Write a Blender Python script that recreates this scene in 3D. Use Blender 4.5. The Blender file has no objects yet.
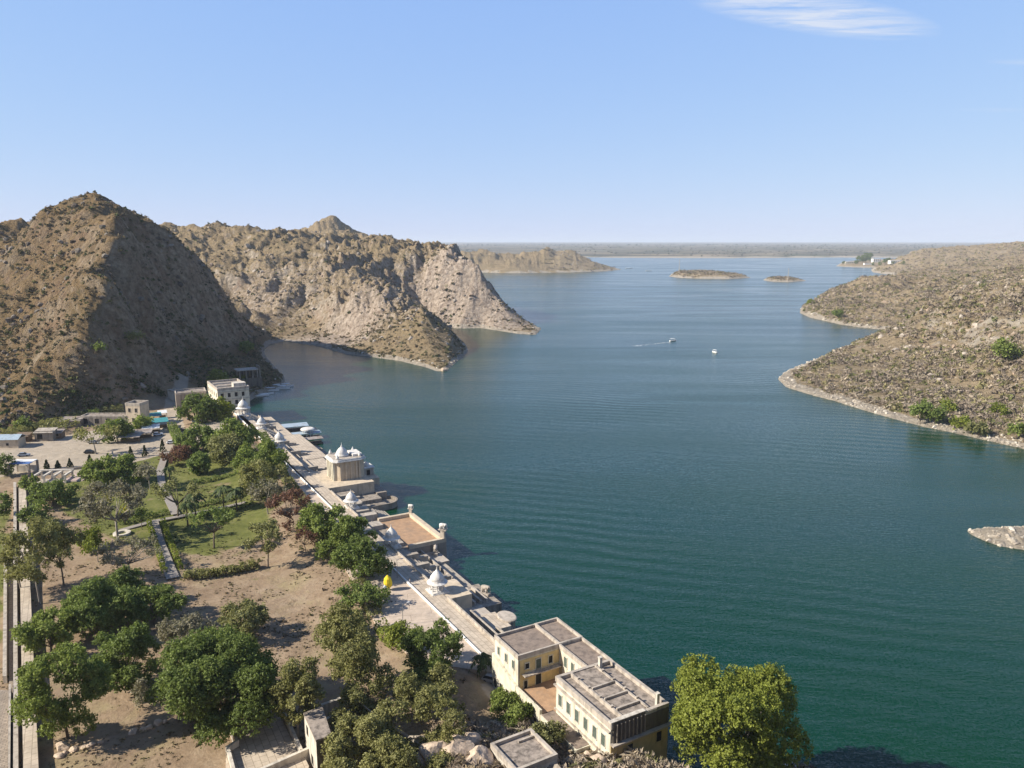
import bpy, bmesh, math, random
import numpy as np
from mathutils import Vector, Matrix
random.seed(7)
RNG = np.random.default_rng(11)
R = math.radians
S = bpy.context.scene
COL = S.collection

# ------------------------------------------------------------------ camera model
F_PX, PITCH, CAM_Z = 780.0, R(10.25), 85.0
CP, SP = math.cos(PITCH), math.sin(PITCH)

def ray(px, py):
    u = (px - 512) / F_PX
    v = (384 - py) / F_PX
    return u, CP + v * SP, -SP + v * CP

def at(px, py, z=0.0):
    """the world point of height z that the photograph shows at this pixel"""
    u, dy, dz = ray(px, py)
    t = (z - CAM_Z) / dz
    return (u * t, dy * t, z)

def atd(px, py, y):
    """the world point at ground distance y ahead of the camera"""
    u, dy, dz = ray(px, py)
    t = y / dy
    return (u * t, y, CAM_Z + dz * t)

def depth_of(p):
    return p[1] * CP - (p[2] - CAM_Z) * SP

def ppm(p):
    """pixels per metre at a world point"""
    return F_PX / depth_of(p)

# the dam's own frame: s runs along the dam towards the camera, n towards the water
DAM_O = (-71.8, 254.3)
DAM_D = (0.4945, -0.8692)
DAM_N = (0.8692, 0.4945)
DAM_ROT = math.atan2(DAM_D[1], DAM_D[0])

def D(s, n, z=0.0):
    return (DAM_O[0] + s * DAM_D[0] + n * DAM_N[0], DAM_O[1] + s * DAM_D[1] + n * DAM_N[1], z)

def dam_sn(x, y):
    rx, ry = x - DAM_O[0], y - DAM_O[1]
    return rx * DAM_D[0] + ry * DAM_D[1], rx * DAM_N[0] + ry * DAM_N[1]

# ------------------------------------------------------------------ object helpers
def tag(o, label=None, cat=None, group=None, kind=None):
    if label: o['label'] = label
    if cat: o['category'] = cat
    if group: o['group'] = group
    if kind: o['kind'] = kind
    return o

def empty(name, loc=(0, 0, 0), rz=0.0, label=None, cat=None, group=None):
    o = bpy.data.objects.new(name, None)
    o.empty_display_size = 0.5
    o.location = loc
    o.rotation_euler = (0, 0, rz)
    COL.objects.link(o)
    return tag(o, label, cat, group)

def np_mesh(name, V, F, mat=None, smooth=False):
    """fast mesh from numpy arrays: V (n,3), F (m,k) all faces k-gons"""
    V = np.asarray(V, dtype=np.float32); F = np.asarray(F, dtype=np.int32)
    me = bpy.data.meshes.new(name)
    me.vertices.add(len(V)); me.vertices.foreach_set('co', V.ravel())
    k = F.shape[1]
    me.loops.add(F.size); me.loops.foreach_set('vertex_index', F.ravel())
    me.polygons.add(len(F))
    me.polygons.foreach_set('loop_start', np.arange(0, F.size, k, dtype=np.int32))
    me.polygons.foreach_set('loop_total', np.full(len(F), k, dtype=np.int32))
    me.polygons.foreach_set('use_smooth', np.full(len(F), smooth, dtype=bool))
    me.update(calc_edges=True)
    if mat: me.materials.append(mat)
    return me

def add_mesh(name, me, parent=None, loc=None):
    o = bpy.data.objects.new(name, me)
    COL.objects.link(o)
    if parent: o.parent = parent
    if loc is not None: o.location = loc
    return o

class MB:
    """collects simple shapes and links them as ONE mesh"""
    def __init__(self): self.v = []; self.f = []
    def add(self, vs, fs):
        b = len(self.v); self.v += [tuple(p) for p in vs]; self.f += [tuple(i + b for i in f) for f in fs]; return self
    def box(self, x0, x1, y0, y1, z0, z1, taper=0.0):
        t = taper
        return self.add([(x0, y0, z0), (x1, y0, z0), (x1, y1, z0), (x0, y1, z0),
                         (x0 + t, y0 + t, z1), (x1 - t, y0 + t, z1), (x1 - t, y1 - t, z1), (x0 + t, y1 - t, z1)],
                        [(0, 3, 2, 1), (4, 5, 6, 7), (0, 1, 5, 4), (1, 2, 6, 5), (2, 3, 7, 6), (3, 0, 4, 7)])
    def obox(self, c, size, rz=0.0, tilt=0.0):
        hx, hy, hz = [q / 2 for q in size]
        M = Matrix.Translation(c) @ Matrix.Rotation(rz, 4, 'Z') @ Matrix.Rotation(tilt, 4, 'X')
        vs = [M @ Vector(p) for p in [(-hx, -hy, -hz), (hx, -hy, -hz), (hx, hy, -hz), (-hx, hy, -hz),
                                      (-hx, -hy, hz), (hx, -hy, hz), (hx, hy, hz), (-hx, hy, hz)]]
        return self.add(vs, [(0, 3, 2, 1), (4, 5, 6, 7), (0, 1, 5, 4), (1, 2, 6, 5), (2, 3, 7, 6), (3, 0, 4, 7)])
    def prism(self, poly, z0, z1):
        a = sum(poly[i][0] * poly[(i + 1) % len(poly)][1] - poly[(i + 1) % len(poly)][0] * poly[i][1] for i in range(len(poly)))
        if a < 0: poly = poly[::-1]
        n = len(poly)
        vs = [(x, y, z0) for x, y in poly] + [(x, y, z1) for x, y in poly]
        fs = [tuple(range(n - 1, -1, -1)), tuple(range(n, 2 * n))]
        fs += [(i, (i + 1) % n, n + (i + 1) % n, n + i) for i in range(n)]
        return self.add(vs, fs)
    def lathe(self, prof, seg=16, c=(0, 0), z=0.0, squash=1.0):
        vs = []; fs = []
        for r, h in prof:
            for k in range(seg):
                a = 2 * math.pi * k / seg
                vs.append((c[0] + r * math.cos(a), c[1] + r * math.sin(a) * squash, z + h))
        m = len(prof)
        for i in range(m - 1):
            for k in range(seg):
                k2 = (k + 1) % seg
                fs.append((i * seg + k, i * seg + k2, (i + 1) * seg + k2, (i + 1) * seg + k))
        fs.append(tuple(range(seg - 1, -1, -1)))
        fs.append(tuple((m - 1) * seg + k for k in range(seg)))
        return self.add(vs, fs)
    def tube(self, pts, rads, seg=7):
        pts = [Vector(p) for p in pts]
        if not hasattr(rads, '__len__'): rads = [rads] * len(pts)
        vs = []; fs = []
        for i, p in enumerate(pts):
            d = (pts[min(i + 1, len(pts) - 1)] - pts[max(i - 1, 0)]).normalized()
            a = d.cross(Vector((0.31, 0.95, 0.05)))
            if a.length < 1e-3: a = d.cross(Vector((1, 0, 0)))
            a.normalize(); b = d.cross(a)
            for k in range(seg):
                t = 2 * math.pi * k / seg
                vs.append(p + (a * math.cos(t) + b * math.sin(t)) * rads[i])
        for i in range(len(pts) - 1):
            for k in range(seg):
                k2 = (k + 1) % seg
                fs.append((i * seg + k, i * seg + k2, (i + 1) * seg + k2, (i + 1) * seg + k))
        fs.append(tuple(range(seg - 1, -1, -1)))
        fs.append(tuple((len(pts) - 1) * seg + k for k in range(seg)))
        return self.add(vs, fs)
    def mesh(self, name, mat=None, smooth=False):
        me = bpy.data.meshes.new(name)
        me.from_pydata(self.v, [], self.f)
        bm = bmesh.new(); bm.from_mesh(me); bmesh.ops.recalc_face_normals(bm, faces=bm.faces); bm.to_mesh(me); bm.free()
        if smooth:
            for p in me.polygons: p.use_smooth = True
        if mat: me.materials.append(mat)
        return me
    def build(self, name, mat, parent=None, smooth=False, bevel=0.0):
        o = add_mesh(name, self.mesh(name, mat, smooth), parent)
        if bevel:
            m = o.modifiers.new('bevel', 'BEVEL'); m.width = bevel; m.segments = 1; m.limit_method = 'ANGLE'
        return o

def copy_tree(o, parent=None):
    c = o.copy(); COL.objects.link(c)
    if parent: c.parent = parent
    for ch in list(o.children): copy_tree(ch, c)
    return c

# ------------------------------------------------------------------ numpy noise
_PERM = np.random.default_rng(5).permutation(256).astype(np.int64)
def _hash(ix, iy, iz): return _PERM[(_PERM[(_PERM[ix & 255] + iy) & 255] + iz) & 255]
_GR = np.array([(1,1,0),(-1,1,0),(1,-1,0),(-1,-1,0),(1,0,1),(-1,0,1),(1,0,-1),(-1,0,-1),(0,1,1),(0,-1,1),(0,1,-1),(0,-1,-1)], dtype=np.float64)
def perlin(x, y, z=0.0):
    x = np.asarray(x, float); y = np.asarray(y, float); z = np.zeros_like(x) + z
    ix, iy, iz = np.floor(x).astype(np.int64), np.floor(y).astype(np.int64), np.floor(z).astype(np.int64)
    fx, fy, fz = x - ix, y - iy, z - iz
    sx, sy, sz = [t * t * t * (t * (t * 6 - 15) + 10) for t in (fx, fy, fz)]
    def g(a, b, c):
        G = _GR[_hash(ix + a, iy + b, iz + c) % 12]
        return G[..., 0] * (fx - a) + G[..., 1] * (fy - b) + G[..., 2] * (fz - c)
    L = lambda a, b, t: a + t * (b - a)
    return L(L(L(g(0,0,0), g(1,0,0), sx), L(g(0,1,0), g(1,1,0), sx), sy),
             L(L(g(0,0,1), g(1,0,1), sx), L(g(0,1,1), g(1,1,1), sx), sy), sz)
def fbm(x, y, s, octv=4, ridged=False, seed=0.0, gain=0.5):
    out = 0.0; a = 1.0; f = 1.0 / s
    for i in range(octv):
        n = perlin(x * f + 17.3 * i + seed, y * f - 9.1 * i + seed * 1.7, 0.37 + i)
        if ridged: n = 1 - 2 * np.abs(n) * 1.6
        out = out + a * n; a *= gain; f *= 2.03
    return out

# ------------------------------------------------------------------ material helpers
def new_mat(name):
    m = bpy.data.materials.new(name); m.use_nodes = True
    nt = m.node_tree; nt.nodes.clear()
    out = nt.nodes.new('ShaderNodeOutputMaterial')
    b = nt.nodes.new('ShaderNodeBsdfPrincipled')
    nt.links.new(b.outputs[0], out.inputs[0])
    b.inputs['Roughness'].default_value = 0.9
    b.inputs['Specular IOR Level'].default_value = 0.25
    return m, nt, b, out
def N(nt, t, **kw):
    n = nt.nodes.new(t)
    for k, v in kw.items():
        if k.startswith('i_'): n.inputs[k[2:].replace('_', ' ')].default_value = v
        else: setattr(n, k, v)
    return n
def noise(nt, scale, detail=4, rough=0.55, coord=None, dist=0.0):
    n = nt.nodes.new('ShaderNodeTexNoise')
    n.inputs['Scale'].default_value = scale; n.inputs['Detail'].default_value = detail
    n.inputs['Roughness'].default_value = rough; n.inputs['Distortion'].default_value = dist
    if coord is not None: nt.links.new(coord, n.inputs['Vector'])
    return n.outputs['Fac']
def ramp(nt, fac, stops, interp='LINEAR'):
    r = nt.nodes.new('ShaderNodeValToRGB'); r.color_ramp.interpolation = interp
    e = r.color_ramp.elements
    while len(e) < len(stops): e.new(0.5)
    for el, (p, c) in zip(e, stops):
        el.position = p; el.color = (c, c, c, 1) if not hasattr(c, '__len__') else (*c[:3], 1)
    nt.links.new(fac, r.inputs[0])
    return r.outputs[0]
def mix(nt, fac, a, b, mode='MIX'):
    m = nt.nodes.new('ShaderNodeMix'); m.data_type = 'RGBA'; m.blend_type = mode
    for sock, val in ((m.inputs[0], fac), (m.inputs[6], a), (m.inputs[7], b)):
        if hasattr(val, 'links') or isinstance(val, bpy.types.NodeSocket): nt.links.new(val, sock)
        elif hasattr(val, '__len__'): sock.default_value = (*val[:3], 1)
        else: sock.default_value = val
    return m.outputs[2]
def fmath(nt, op, a, b=0.0, c=None):
    m = nt.nodes.new('ShaderNodeMath'); m.operation = op
    for i, val in enumerate((a, b, c)):
        if val is None: continue
        if isinstance(val, bpy.types.NodeSocket): nt.links.new(val, m.inputs[i])
        else: m.inputs[i].default_value = val
    return m.outputs[0]
def geo_pos(nt):
    return nt.nodes.new('ShaderNodeNewGeometry').outputs['Position']
def obj_co(nt):
    return nt.nodes.new('ShaderNodeTexCoord').outputs['Object']
def bump(nt, b, height, strength=0.4, dist=0.1):
    n = nt.nodes.new('ShaderNodeBump'); n.inputs['Strength'].default_value = strength; n.inputs['Distance'].default_value = dist
    nt.links.new(height, n.inputs['Height']); nt.links.new(n.outputs[0], b.inputs['Normal'])
    return n
def simple_mat(name, col, var=0.25, scale=1.5, rough=0.85, stain=None, stain_scale=0.35, metal=0.0, bmp=0.2, world=False):
    """one base colour with uneven wear in it"""
    m, nt, b, out = new_mat(name)
    co = geo_pos(nt) if world else obj_co(nt)
    f = noise(nt, scale, 5, 0.6, co)
    lo = tuple(c * (1 - var) for c in col); hi = tuple(min(1, c * (1 + var)) for c in col)
    c = ramp(nt, f, [(0.3, lo), (0.7, hi)])
    if stain:
        g = ramp(nt, noise(nt, stain_scale, 6, 0.65, co, 0.4), [(0.5, 0.0), (0.68, 0.85)])
        c = mix(nt, g, c, stain)
    nt.links.new(c, b.inputs['Base Color'])
    b.inputs['Roughness'].default_value = rough; b.inputs['Metallic'].default_value = metal
    if bmp: bump(nt, b, noise(nt, scale * 4, 4, 0.6, co), bmp, 0.05)
    return m
# ------------------------------------------------------------------ terrain
GARDEN_Z, DAM_Z = 5.0, 7.0
def g2(l, z=0.0): return [at(a, b, z)[:2] for a, b in l]

# shoreline of the near land (left hills, dam, gardens), as a ring in plan
west_shore = [(420, 20), (170, 62), (70, 88)] + g2([(840, 780), (800, 768), (745, 752)]) + [D(181, 19)[:2], D(173, 15)[:2], D(166, 11)[:2], D(156, 7)[:2], D(140, 6)[:2], D(60, 6)[:2], D(-100, 6)[:2], D(-128, 10)[:2]] + \
    g2([(246, 404), (254, 398), (270, 391), (286, 386), (284, 377), (276, 368), (266, 357), (263, 350), (270, 344), (285, 341), (300, 343),
        (322, 347), (345, 354), (375, 357.5), (400, 361), (425, 367), (436, 371), (446, 371), (455, 363), (468, 352), (466, 345), (458, 337), (450, 330), (447, 327),
        (458, 328.5), (480, 328), (500, 331), (520, 334), (536, 334.5), (541, 329)])
c1 = at(541, 329)
west_shore += [(c1[0] - 3, 800), (c1[0] - 25, 860), (c1[0] - 60, 960), (c1[0] - 110, 1200), (c1[0] - 180, 1600), (c1[0] - 260, 2000)]
west_shore += g2([(462, 273), (480, 272.5), (500, 273), (520, 273.2), (545, 272.6), (570, 272.3), (590, 271.8), (608, 271), (621, 269.5), (612, 267.5), (590, 264)])
west_shore += [(60, 3300), (-150, 3600), (-700, 3700), (-3000, 3900), (-4000, 3000), (-4000, -400), (420, -400)]
# right-hand hills
east_shore = g2([(1180, 505), (1100, 475), (1024, 449), (985, 440), (950, 432), (925, 427), (900, 420.5), (870, 412), (850, 406), (835, 401), (815, 396), (800, 391.5), (786, 387), (778, 379), (784, 373), (800, 366), (830, 353)]) + \
    g2([(862, 342), (885, 335), (897, 331), (893, 330), (875, 329), (858, 327), (840, 324.5), (825, 321), (810, 317.5), (800, 313), (801, 308)])
c2 = at(801, 308)
east_shore += [(c2[0] + 60, 1150), (c2[0] + 160, 1350), (c2[0] + 330, 1560), (c2[0] + 520, 1800)]
east_shore += g2([(960, 279), (935, 277.5), (915, 277.5), (893, 275), (873, 272.3), (871, 270), (885, 267)])
east_shore += [(1350, 2900), (1700, 3500), (2600, 4200), (6000, 4200), (6000, -400), (420, 40)]
spit_shore = g2([(1100, 575), (1060, 566), (1024, 550), (1000, 546), (985, 541), (972, 535), (967, 531), (972, 529.5), (990, 530), (1010, 528.5), (1024, 528), (1060, 534), (1120, 552)])
isle_long = g2([(669, 276.4), (672, 273.6), (690, 272.6), (715, 274), (735, 275.6), (751, 277.6), (730, 279.0), (700, 278.6), (680, 277.8)])
isle_short = g2([(763, 280.2), (766, 278.4), (780, 277.6), (795, 279), (807, 280.8), (790, 282.0), (772, 281.6)])
isle_palace = g2([(836, 266.2), (842, 262.5), (870, 260.5), (900, 260.5), (912, 263), (905, 266), (880, 267.6), (855, 267.3)])
far_x = [-9000, -6000, -3500, -1800, -700, 0, 600, 1200, 2000, 3200, 5000, 8000, 14000]
far_y = [5600, 5600, 5200, 5000, 4800, 4900, 4650, 4500, 4700, 4450, 4700, 4500, 4500]
far_shore = [(x, y) for x, y in zip(far_x, far_y)] + [(60000, 4500), (60000, 120000), (-60000, 120000), (-60000, 5600)]
RINGS = [west_shore, east_shore, spit_shore, isle_long, isle_short, isle_palace, far_shore]

def ring_sd(ring, x, y):
    """signed distance to a ring, positive inside"""
    d2 = np.full(x.shape, 1e18); ins = np.zeros(x.shape, bool)
    n = len(ring)
    for i in range(n):
        ax, ay = ring[i]; bx, by = ring[(i + 1) % n]
        ex, ey = bx - ax, by - ay
        wx, wy = x - ax, y - ay
        t = np.clip((wx * ex + wy * ey) / (ex * ex + ey * ey + 1e-9), 0, 1)
        d2 = np.minimum(d2, (wx - ex * t) ** 2 + (wy - ey * t) ** 2)
        if ay != by:
            c = ((ay > y) != (by > y)) & (x < ex * (y - ay) / (by - ay) + ax)
            ins ^= c
    return np.where(ins, 1, -1) * np.sqrt(d2)

# spot heights: (px, py, distance) reads a height off the photograph; (x, y, z) ones are plain
CT = []
def k(px, py, y): CT.append(atd(px, py, y))
def kz(px, py, z): CT.append(at(px, py, z))
def kw(x, y, z): CT.append((x, y, z))
# big hill on the left: skyline, front spur, foot
for q in [(-160, 339, 520), (-60, 294, 520), (0, 268, 520), (18, 252, 522), (45, 222, 525), (70, 203, 530), (97, 199, 535), (120, 206, 545), (150, 226, 560), (172, 239, 575),
          (210, 273, 600), (250, 308, 635), (272, 331, 660)]: k(*q)
for q in [(112, 286, 420), (108, 300, 405), (104, 330, 385), (80, 372, 362), (128, 250, 455), (122, 222, 490), (60, 402, 342), (38, 416, 334)]: k(*q)
for q in [(60, 300, 440), (0, 300, 455), (0, 350, 400), (0, 400, 352), (40, 350, 395), (80, 250, 480), (40, 260, 490), (-60, 340, 450), (20, 390, 362), (60, 340, 395)]: k(*q)
for q in [(150, 350, 440), (170, 300, 520), (200, 350, 480), (160, 392, 385), (215, 330, 560), (135, 375, 395), (240, 350, 570), (185, 372, 430), (150, 300, 480), (190, 270, 560)]: k(*q)
for q in [(0, 432, 6.5), (30, 428, 6.5), (60, 421, 6.5), (90, 415, 6.5), (120, 408, 7), (150, 402, 7), (180, 389, 7), (200, 383, 7), (222, 375, 8), (262, 362, 5), (262, 372, 7), (255, 384, 7), (-80, 445, 7), (-200, 460, 10)]: kz(*q)
kw(-330, 700, 60); kw(-280, 760, 30); kw(-420, 650, 95); kw(-500, 760, 50); kw(-380, 860, 40)
# the second range, its two headlands
for q in [(176, 233, 1000), (200, 231.5, 1000), (240, 233, 1000), (262, 235, 990), (280, 241, 980), (300, 239, 990), (318, 242, 980), (345, 244, 960), (372, 243, 960), (400, 248, 950), (418, 250, 930),
          (440, 248, 900), (456, 251, 880), (470, 260, 865), (490, 278, 845), (510, 296, 825), (525, 313, 805), (536, 329, 780)]: k(*q)
for q in [(331, 214, 1700), (312, 231, 1700), (350, 232, 1700), (300, 236, 1600), (362, 238, 1600), (390, 241, 1450), (425, 243, 1250)]: k(*q)
for q in [(440, 270, 850), (440, 300, 825), (470, 300, 800), (500, 318, 782), (420, 262, 885), (480, 275, 835), (400, 300, 800), (380, 280, 850), (425, 312, 812)]: k(*q)
for q in [(330, 262, 850), (360, 285, 760), (400, 305, 680), (425, 318, 630), (445, 335, 585), (460, 345, 570), (345, 320, 700), (380, 335, 620), (410, 345, 575), (300, 300, 790), (260, 270, 870), (300, 265, 880), (225, 262, 900), (335, 345, 690), (280, 318, 760), (440, 352, 556), (360, 335, 655)]: k(*q)
for q in [(300, 330, 745), (275, 335, 715), (290, 333, 735)]: k(*q)
for q in [(440, 321, 840), (430, 318, 860), (455, 325, 835)]: kz(q[0], q[1], 6)
kw(-420, 1150, 90); kw(-700, 1050, 110); kw(-900, 900, 80); kw(-300, 1250, 60); kw(-160, 1150, 30); kw(-150, 1500, 20)
# behind it
for q in [(-40, 238, 1500), (0, 225, 1500), (14, 234, 1500), (-120, 232, 1500), (60, 250, 1400)]: k(*q)
kw(-1400, 1000, 60); kw(-2500, 2000, 60); kw(-2000, 3200, 20); kw(-800, 2600, 30); kw(-1000, 3500, 8)
# low hills of the far headland
for q in [(440, 262, 2400), (470, 253, 2450), (486, 252, 2450), (505, 258, 2450), (520, 257, 2450), (545, 249.3, 2480), (560, 255, 2480), (575, 250.5, 2520), (590, 256, 2500), (602, 262, 2480), (615, 268, 2440), (545, 262, 2400), (575, 262, 2400)]: k(*q)
# right-hand hills
for q in [(790, 377, 495), (800, 364, 535), (830, 352.5, 575), (850, 344, 600), (870, 335.5, 610), (900, 324, 640), (940, 303, 650), (985, 290, 610), (1024, 282, 590), (1090, 275, 560), (1200, 270, 520),
          (900, 395, 450), (950, 400, 415), (1000, 405, 385), (900, 360, 520), (950, 345, 520), (1000, 330, 500), (1060, 330, 460), (850, 375, 500), (1024, 360, 430), (1100, 400, 360), (1180, 380, 380)]: k(*q)
for q in [(820, 296, 1020), (840, 286, 1080), (870, 278, 1200), (900, 276.5, 1350), (860, 300, 960), (900, 300, 960), (940, 290, 900), (930, 282, 1250), (965, 275, 1300), (985, 282, 900), (1024, 272, 1300), (1060, 265, 1200), (1150, 250, 1100)]: k(*q)
for q in [(882, 266, 2350), (893, 261, 2400), (907, 256, 2450), (925, 253, 2500), (940, 250.5, 2550), (960, 248, 2600), (982, 246, 2650), (1005, 244, 2600), (1024, 242.5, 2550), (1080, 238, 2500), (1180, 240, 2400), (960, 262, 2100), (1000, 262, 1900), (1024, 256, 1800), (1080, 250, 1800)]: k(*q)
kw(420, 700, 10); kw(1500, 1500, 95); kw(2500, 2500, 70); kw(900, 900, 95); kw(700, 500, 90); kw(600, 200, 60)
# ground about the camera's own hillside
for q in [(450, 752, 10), (470, 745, 9), (445, 775, 11), (520, 768, 10), (600, 765, 9), (700, 762, 8), (500, 720, 6.5), (560, 745, 7), (100, 755, 5.5), (200, 768, 7), (20, 768, 5)]: kz(*q)
kw(*D(175, 0, 10.2)); kw(*D(175, 5, 9.9)); kw(*D(175, 10, 8.6)); kw(*D(184, 0, 11.4)); kw(*D(184, 7, 10.8)); kw(*D(183, 13, 7)); kw(*D(170, -5, 8.8)); kw(*D(162, -8, 6.6)); kw(*D(176, -8, 9)); kw(*D(158, -5, 5.6)); kw(200, 2900, 10); kw(0, 2900, 8); kw(-200, 2900, 14); kw(100, 2700, 14); kw(300, 2620, 6); kw(-150, 2650, 24); kw(0, 80, 21); kw(60, 78, 12); kw(-60, 85, 12); kw(0, 55, 40); kw(-100, 60, 32); kw(80, 50, 30); kw(0, 0, 78); kw(-100, 0, 75); kw(150, 0, 60); kw(0, -200, 110); kw(-300, 100, 18); kw(-300, 250, 8); kw(-400, 330, 12)
for s in range(-100, 150, 30):
    for n in (-10, -45, -85): kw(*D(s, n, GARDEN_Z))
CT = np.array(CT)
_C2 = 18.0 ** 2
def _fit():
    d2 = (CT[:, None, 0] - CT[None, :, 0]) ** 2 + (CT[:, None, 1] - CT[None, :, 1]) ** 2
    A = np.sqrt(d2 + _C2) / 100.0
    n = len(CT)
    M = np.zeros((n + 1, n + 1)); M[:n, :n] = A - 0.004 * np.eye(n); M[:n, n] = 1; M[n, :n] = 1
    return np.linalg.solve(M, np.append(CT[:, 2], 0))
_W = _fit()
def rbf(x, y):
    out = np.full(x.shape, _W[-1])
    for i in range(len(CT)):
        out += _W[i] * np.sqrt((x - CT[i, 0]) ** 2 + (y - CT[i, 1]) ** 2 + _C2) / 100.0
    return out
def sstep(a, b, x):
    t = np.clip((x - a) / (b - a), 0, 1); return t * t * (3 - 2 * t)

garden_ring = [D(-170, -140)[:2], at(-40, 442, 5)[:2], at(25, 433, 5)[:2], at(60, 426, 5)[:2], at(120, 414, 5)[:2], at(165, 400, 5)[:2], at(184, 389, 5)[:2], at(200, 392, 5)[:2], at(222, 388, 5)[:2], at(246, 392, 5)[:2], D(-120, 8)[:2], D(140, 8)[:2],
               D(152, 4)[:2], at(548, 722, 5)[:2], at(500, 726, 5)[:2], at(440, 726, 5)[:2], at(420, 830, 5)[:2], at(330, 900, 5)[:2], at(200, 930, 5)[:2], at(60, 930, 5)[:2], D(160, -140)[:2]]

def height(x, y, detail=True):
    x = np.asarray(x, float); y = np.asarray(y, float)
    r = np.hypot(x, y)
    h = rbf(x, y)
    near = 1 - sstep(3600, 4400, y - 0.0 * x)
    plain = 8 + 10 * fbm(x, y, 2600, 3, seed=3.0) + sstep(9000, 30000, r) * (38 + 60 * np.maximum(0, fbm(x, y, 7000, 3, seed=8.0)))
    h = h * near + plain * (1 - near)
    sd = np.full(x.shape, -1e9); isl = np.zeros(x.shape)
    for i, ring in enumerate(RINGS):
        q = ring_sd(ring, x, y)
        if i in (2, 3, 4, 5):
            top = (2.4, 9.0, 5.0, 7.0)[i - 2]; wid = (6.0, 26.0, 18.0, 40.0)[i - 2]
            h = np.where(q > -30, top * sstep(-0.1 * wid, wid, q) + (1.2 if i == 2 else 2.5) * fbm(x, y, 9 if i == 2 else 40, 3, seed=2) * sstep(0, wid, q), h)
            isl = np.maximum(isl, q > -30)
        sd = np.maximum(sd, q)
    # the hills run down to their shores, they do not drop into the water
    wd = np.clip(0.055 * r, 6, 130)
    h = h * np.where(isl > 0, 1, np.clip(np.maximum(sd, 0) / wd, 0, 1) ** 0.55)
    gd = ring_sd(garden_ring, x, y)
    flat = sstep(-6, 8, gd)
    if detail:
        amp = sstep(6, 26, h) * (1 - flat) * (1 - isl) * near
        amp = amp * (0.35 + 0.65 * sstep(90, 200, y)) * sstep(0, 60, sd)
        west = sstep(120, 60, x)
        cliff = sstep(0.15, 0.55, fbm(x, y, 240, 2, seed=5.5) + 0.75 * np.exp(-((x + 40) ** 2 + (y - 825) ** 2) / 110 ** 2) + 0.5 * np.exp(-((x + 150) ** 2 + (y - 690) ** 2) / 90 ** 2)) * west
        wx = x + 9 * fbm(x, y, 60, 2, seed=31); wy = y + 9 * fbm(x, y, 60, 2, seed=37)
        h = h + amp * ((8.0 * fbm(wx, wy, 85, 4, ridged=True, seed=1.0) - 3.4) * (0.6 + 0.4 * west) * (1 - 0.3 * sstep(690, 600, y) * west) * (1 - 0.35 * sstep(90, 125, h) * west)
                       + 2.4 * fbm(x, y, 26, 3, seed=2.0) + (2.4 * fbm(wx, wy, 24, 4, ridged=True, seed=3.3, gain=0.58) - 1.0) * (0.55 + 0.45 * west) * (1 - 0.55 * sstep(690, 600, y) * west)
                       + (0.5 + 1.7 * cliff) * fbm(wx, wy * 0.45, 15, 3, ridged=True, seed=4.0, gain=0.62) * (0.3 + 0.7 * west) * sstep(5000, 1500, r)
                       + (0.35 + 0.9 * cliff) * fbm(x, y, 5.5, 2, seed=14.0) * west * sstep(1500, 900, r))
    ss, nn = dam_sn(x, y)
    gz = GARDEN_Z + 0.35 * fbm(x, y, 22, 3, seed=9.0) + 1.75 * sstep(-26, -11, nn) * sstep(-135, -115, ss) * sstep(150, 136, ss) * sstep(0, -6, nn)
    h = h * (1 - flat) + gz * flat
    bank = 0.35 + 0.28 * fbm(x, y, 60, 2, seed=12)
    h = np.where(sd >= 0, np.minimum(np.maximum(h, (0.55 * (1 - flat) + 0.12) * np.sqrt(np.maximum(sd, 0)) + 0.02), (bank + 0.2) * sd + 0.035 * sd * sd + 0.02),
                 np.maximum(-6.0, 0.3 * sd))
    return h

def build_terrain():
    fov = np.concatenate([np.linspace(-80, -38, 60, endpoint=False), np.linspace(-38, 38, 980, endpoint=False), np.linspace(38, 80, 60)])
    rr = np.concatenate([np.geomspace(2, 85, 30, endpoint=False), np.geomspace(85, 300, 330, endpoint=False), np.geomspace(300, 1200, 430, endpoint=False), np.geomspace(1200, 4000, 130, endpoint=False), np.geomspace(4000, 70000, 90)])
    A, RR = np.meshgrid(np.radians(fov), rr)
    X = (np.sin(A) * RR).ravel(); Y = (np.cos(A) * RR).ravel()
    Z = np.concatenate([height(X[i:i + 60000], Y[i:i + 60000]) for i in range(0, len(X), 60000)])
    na, nr = len(fov), len(rr)
    idx = np.arange(na * nr).reshape(nr, na)
    Fq = np.stack([idx[:-1, :-1], idx[:-1, 1:], idx[1:, 1:], idx[1:, :-1]], -1).reshape(-1, 4)
    # drop the deep lake bed far from any shore
    keep = (Z[Fq] > -5.9).any(1) | (Y[Fq[:, 0]] < 60)
    Fq = Fq[keep][:, ::-1]
    used = np.unique(Fq); remap = -np.ones(na * nr, int); remap[used] = np.arange(len(used))
    V = np.stack([X, Y, Z], 1)[used]
    me = np_mesh('terrain', V, remap[Fq], None, True)
    return me, V
def gz1(x, y): return float(height(np.array([x]), np.array([y]))[0])
def ground_hit(px, py):
    """where this pixel's line of sight meets the terrain"""
    u, dy, dz = ray(px, py)
    t = np.geomspace(70, 6000, 420)
    for k_ in range(3):
        g = CAM_Z + dz * t - height(u * t, dy * t)
        i = int(np.argmax(g < 0))
        a, b = t[max(i - 1, 0)], t[i]
        t = np.linspace(a, b, 20)
    return (u * b, dy * b, CAM_Z + dz * b)
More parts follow.
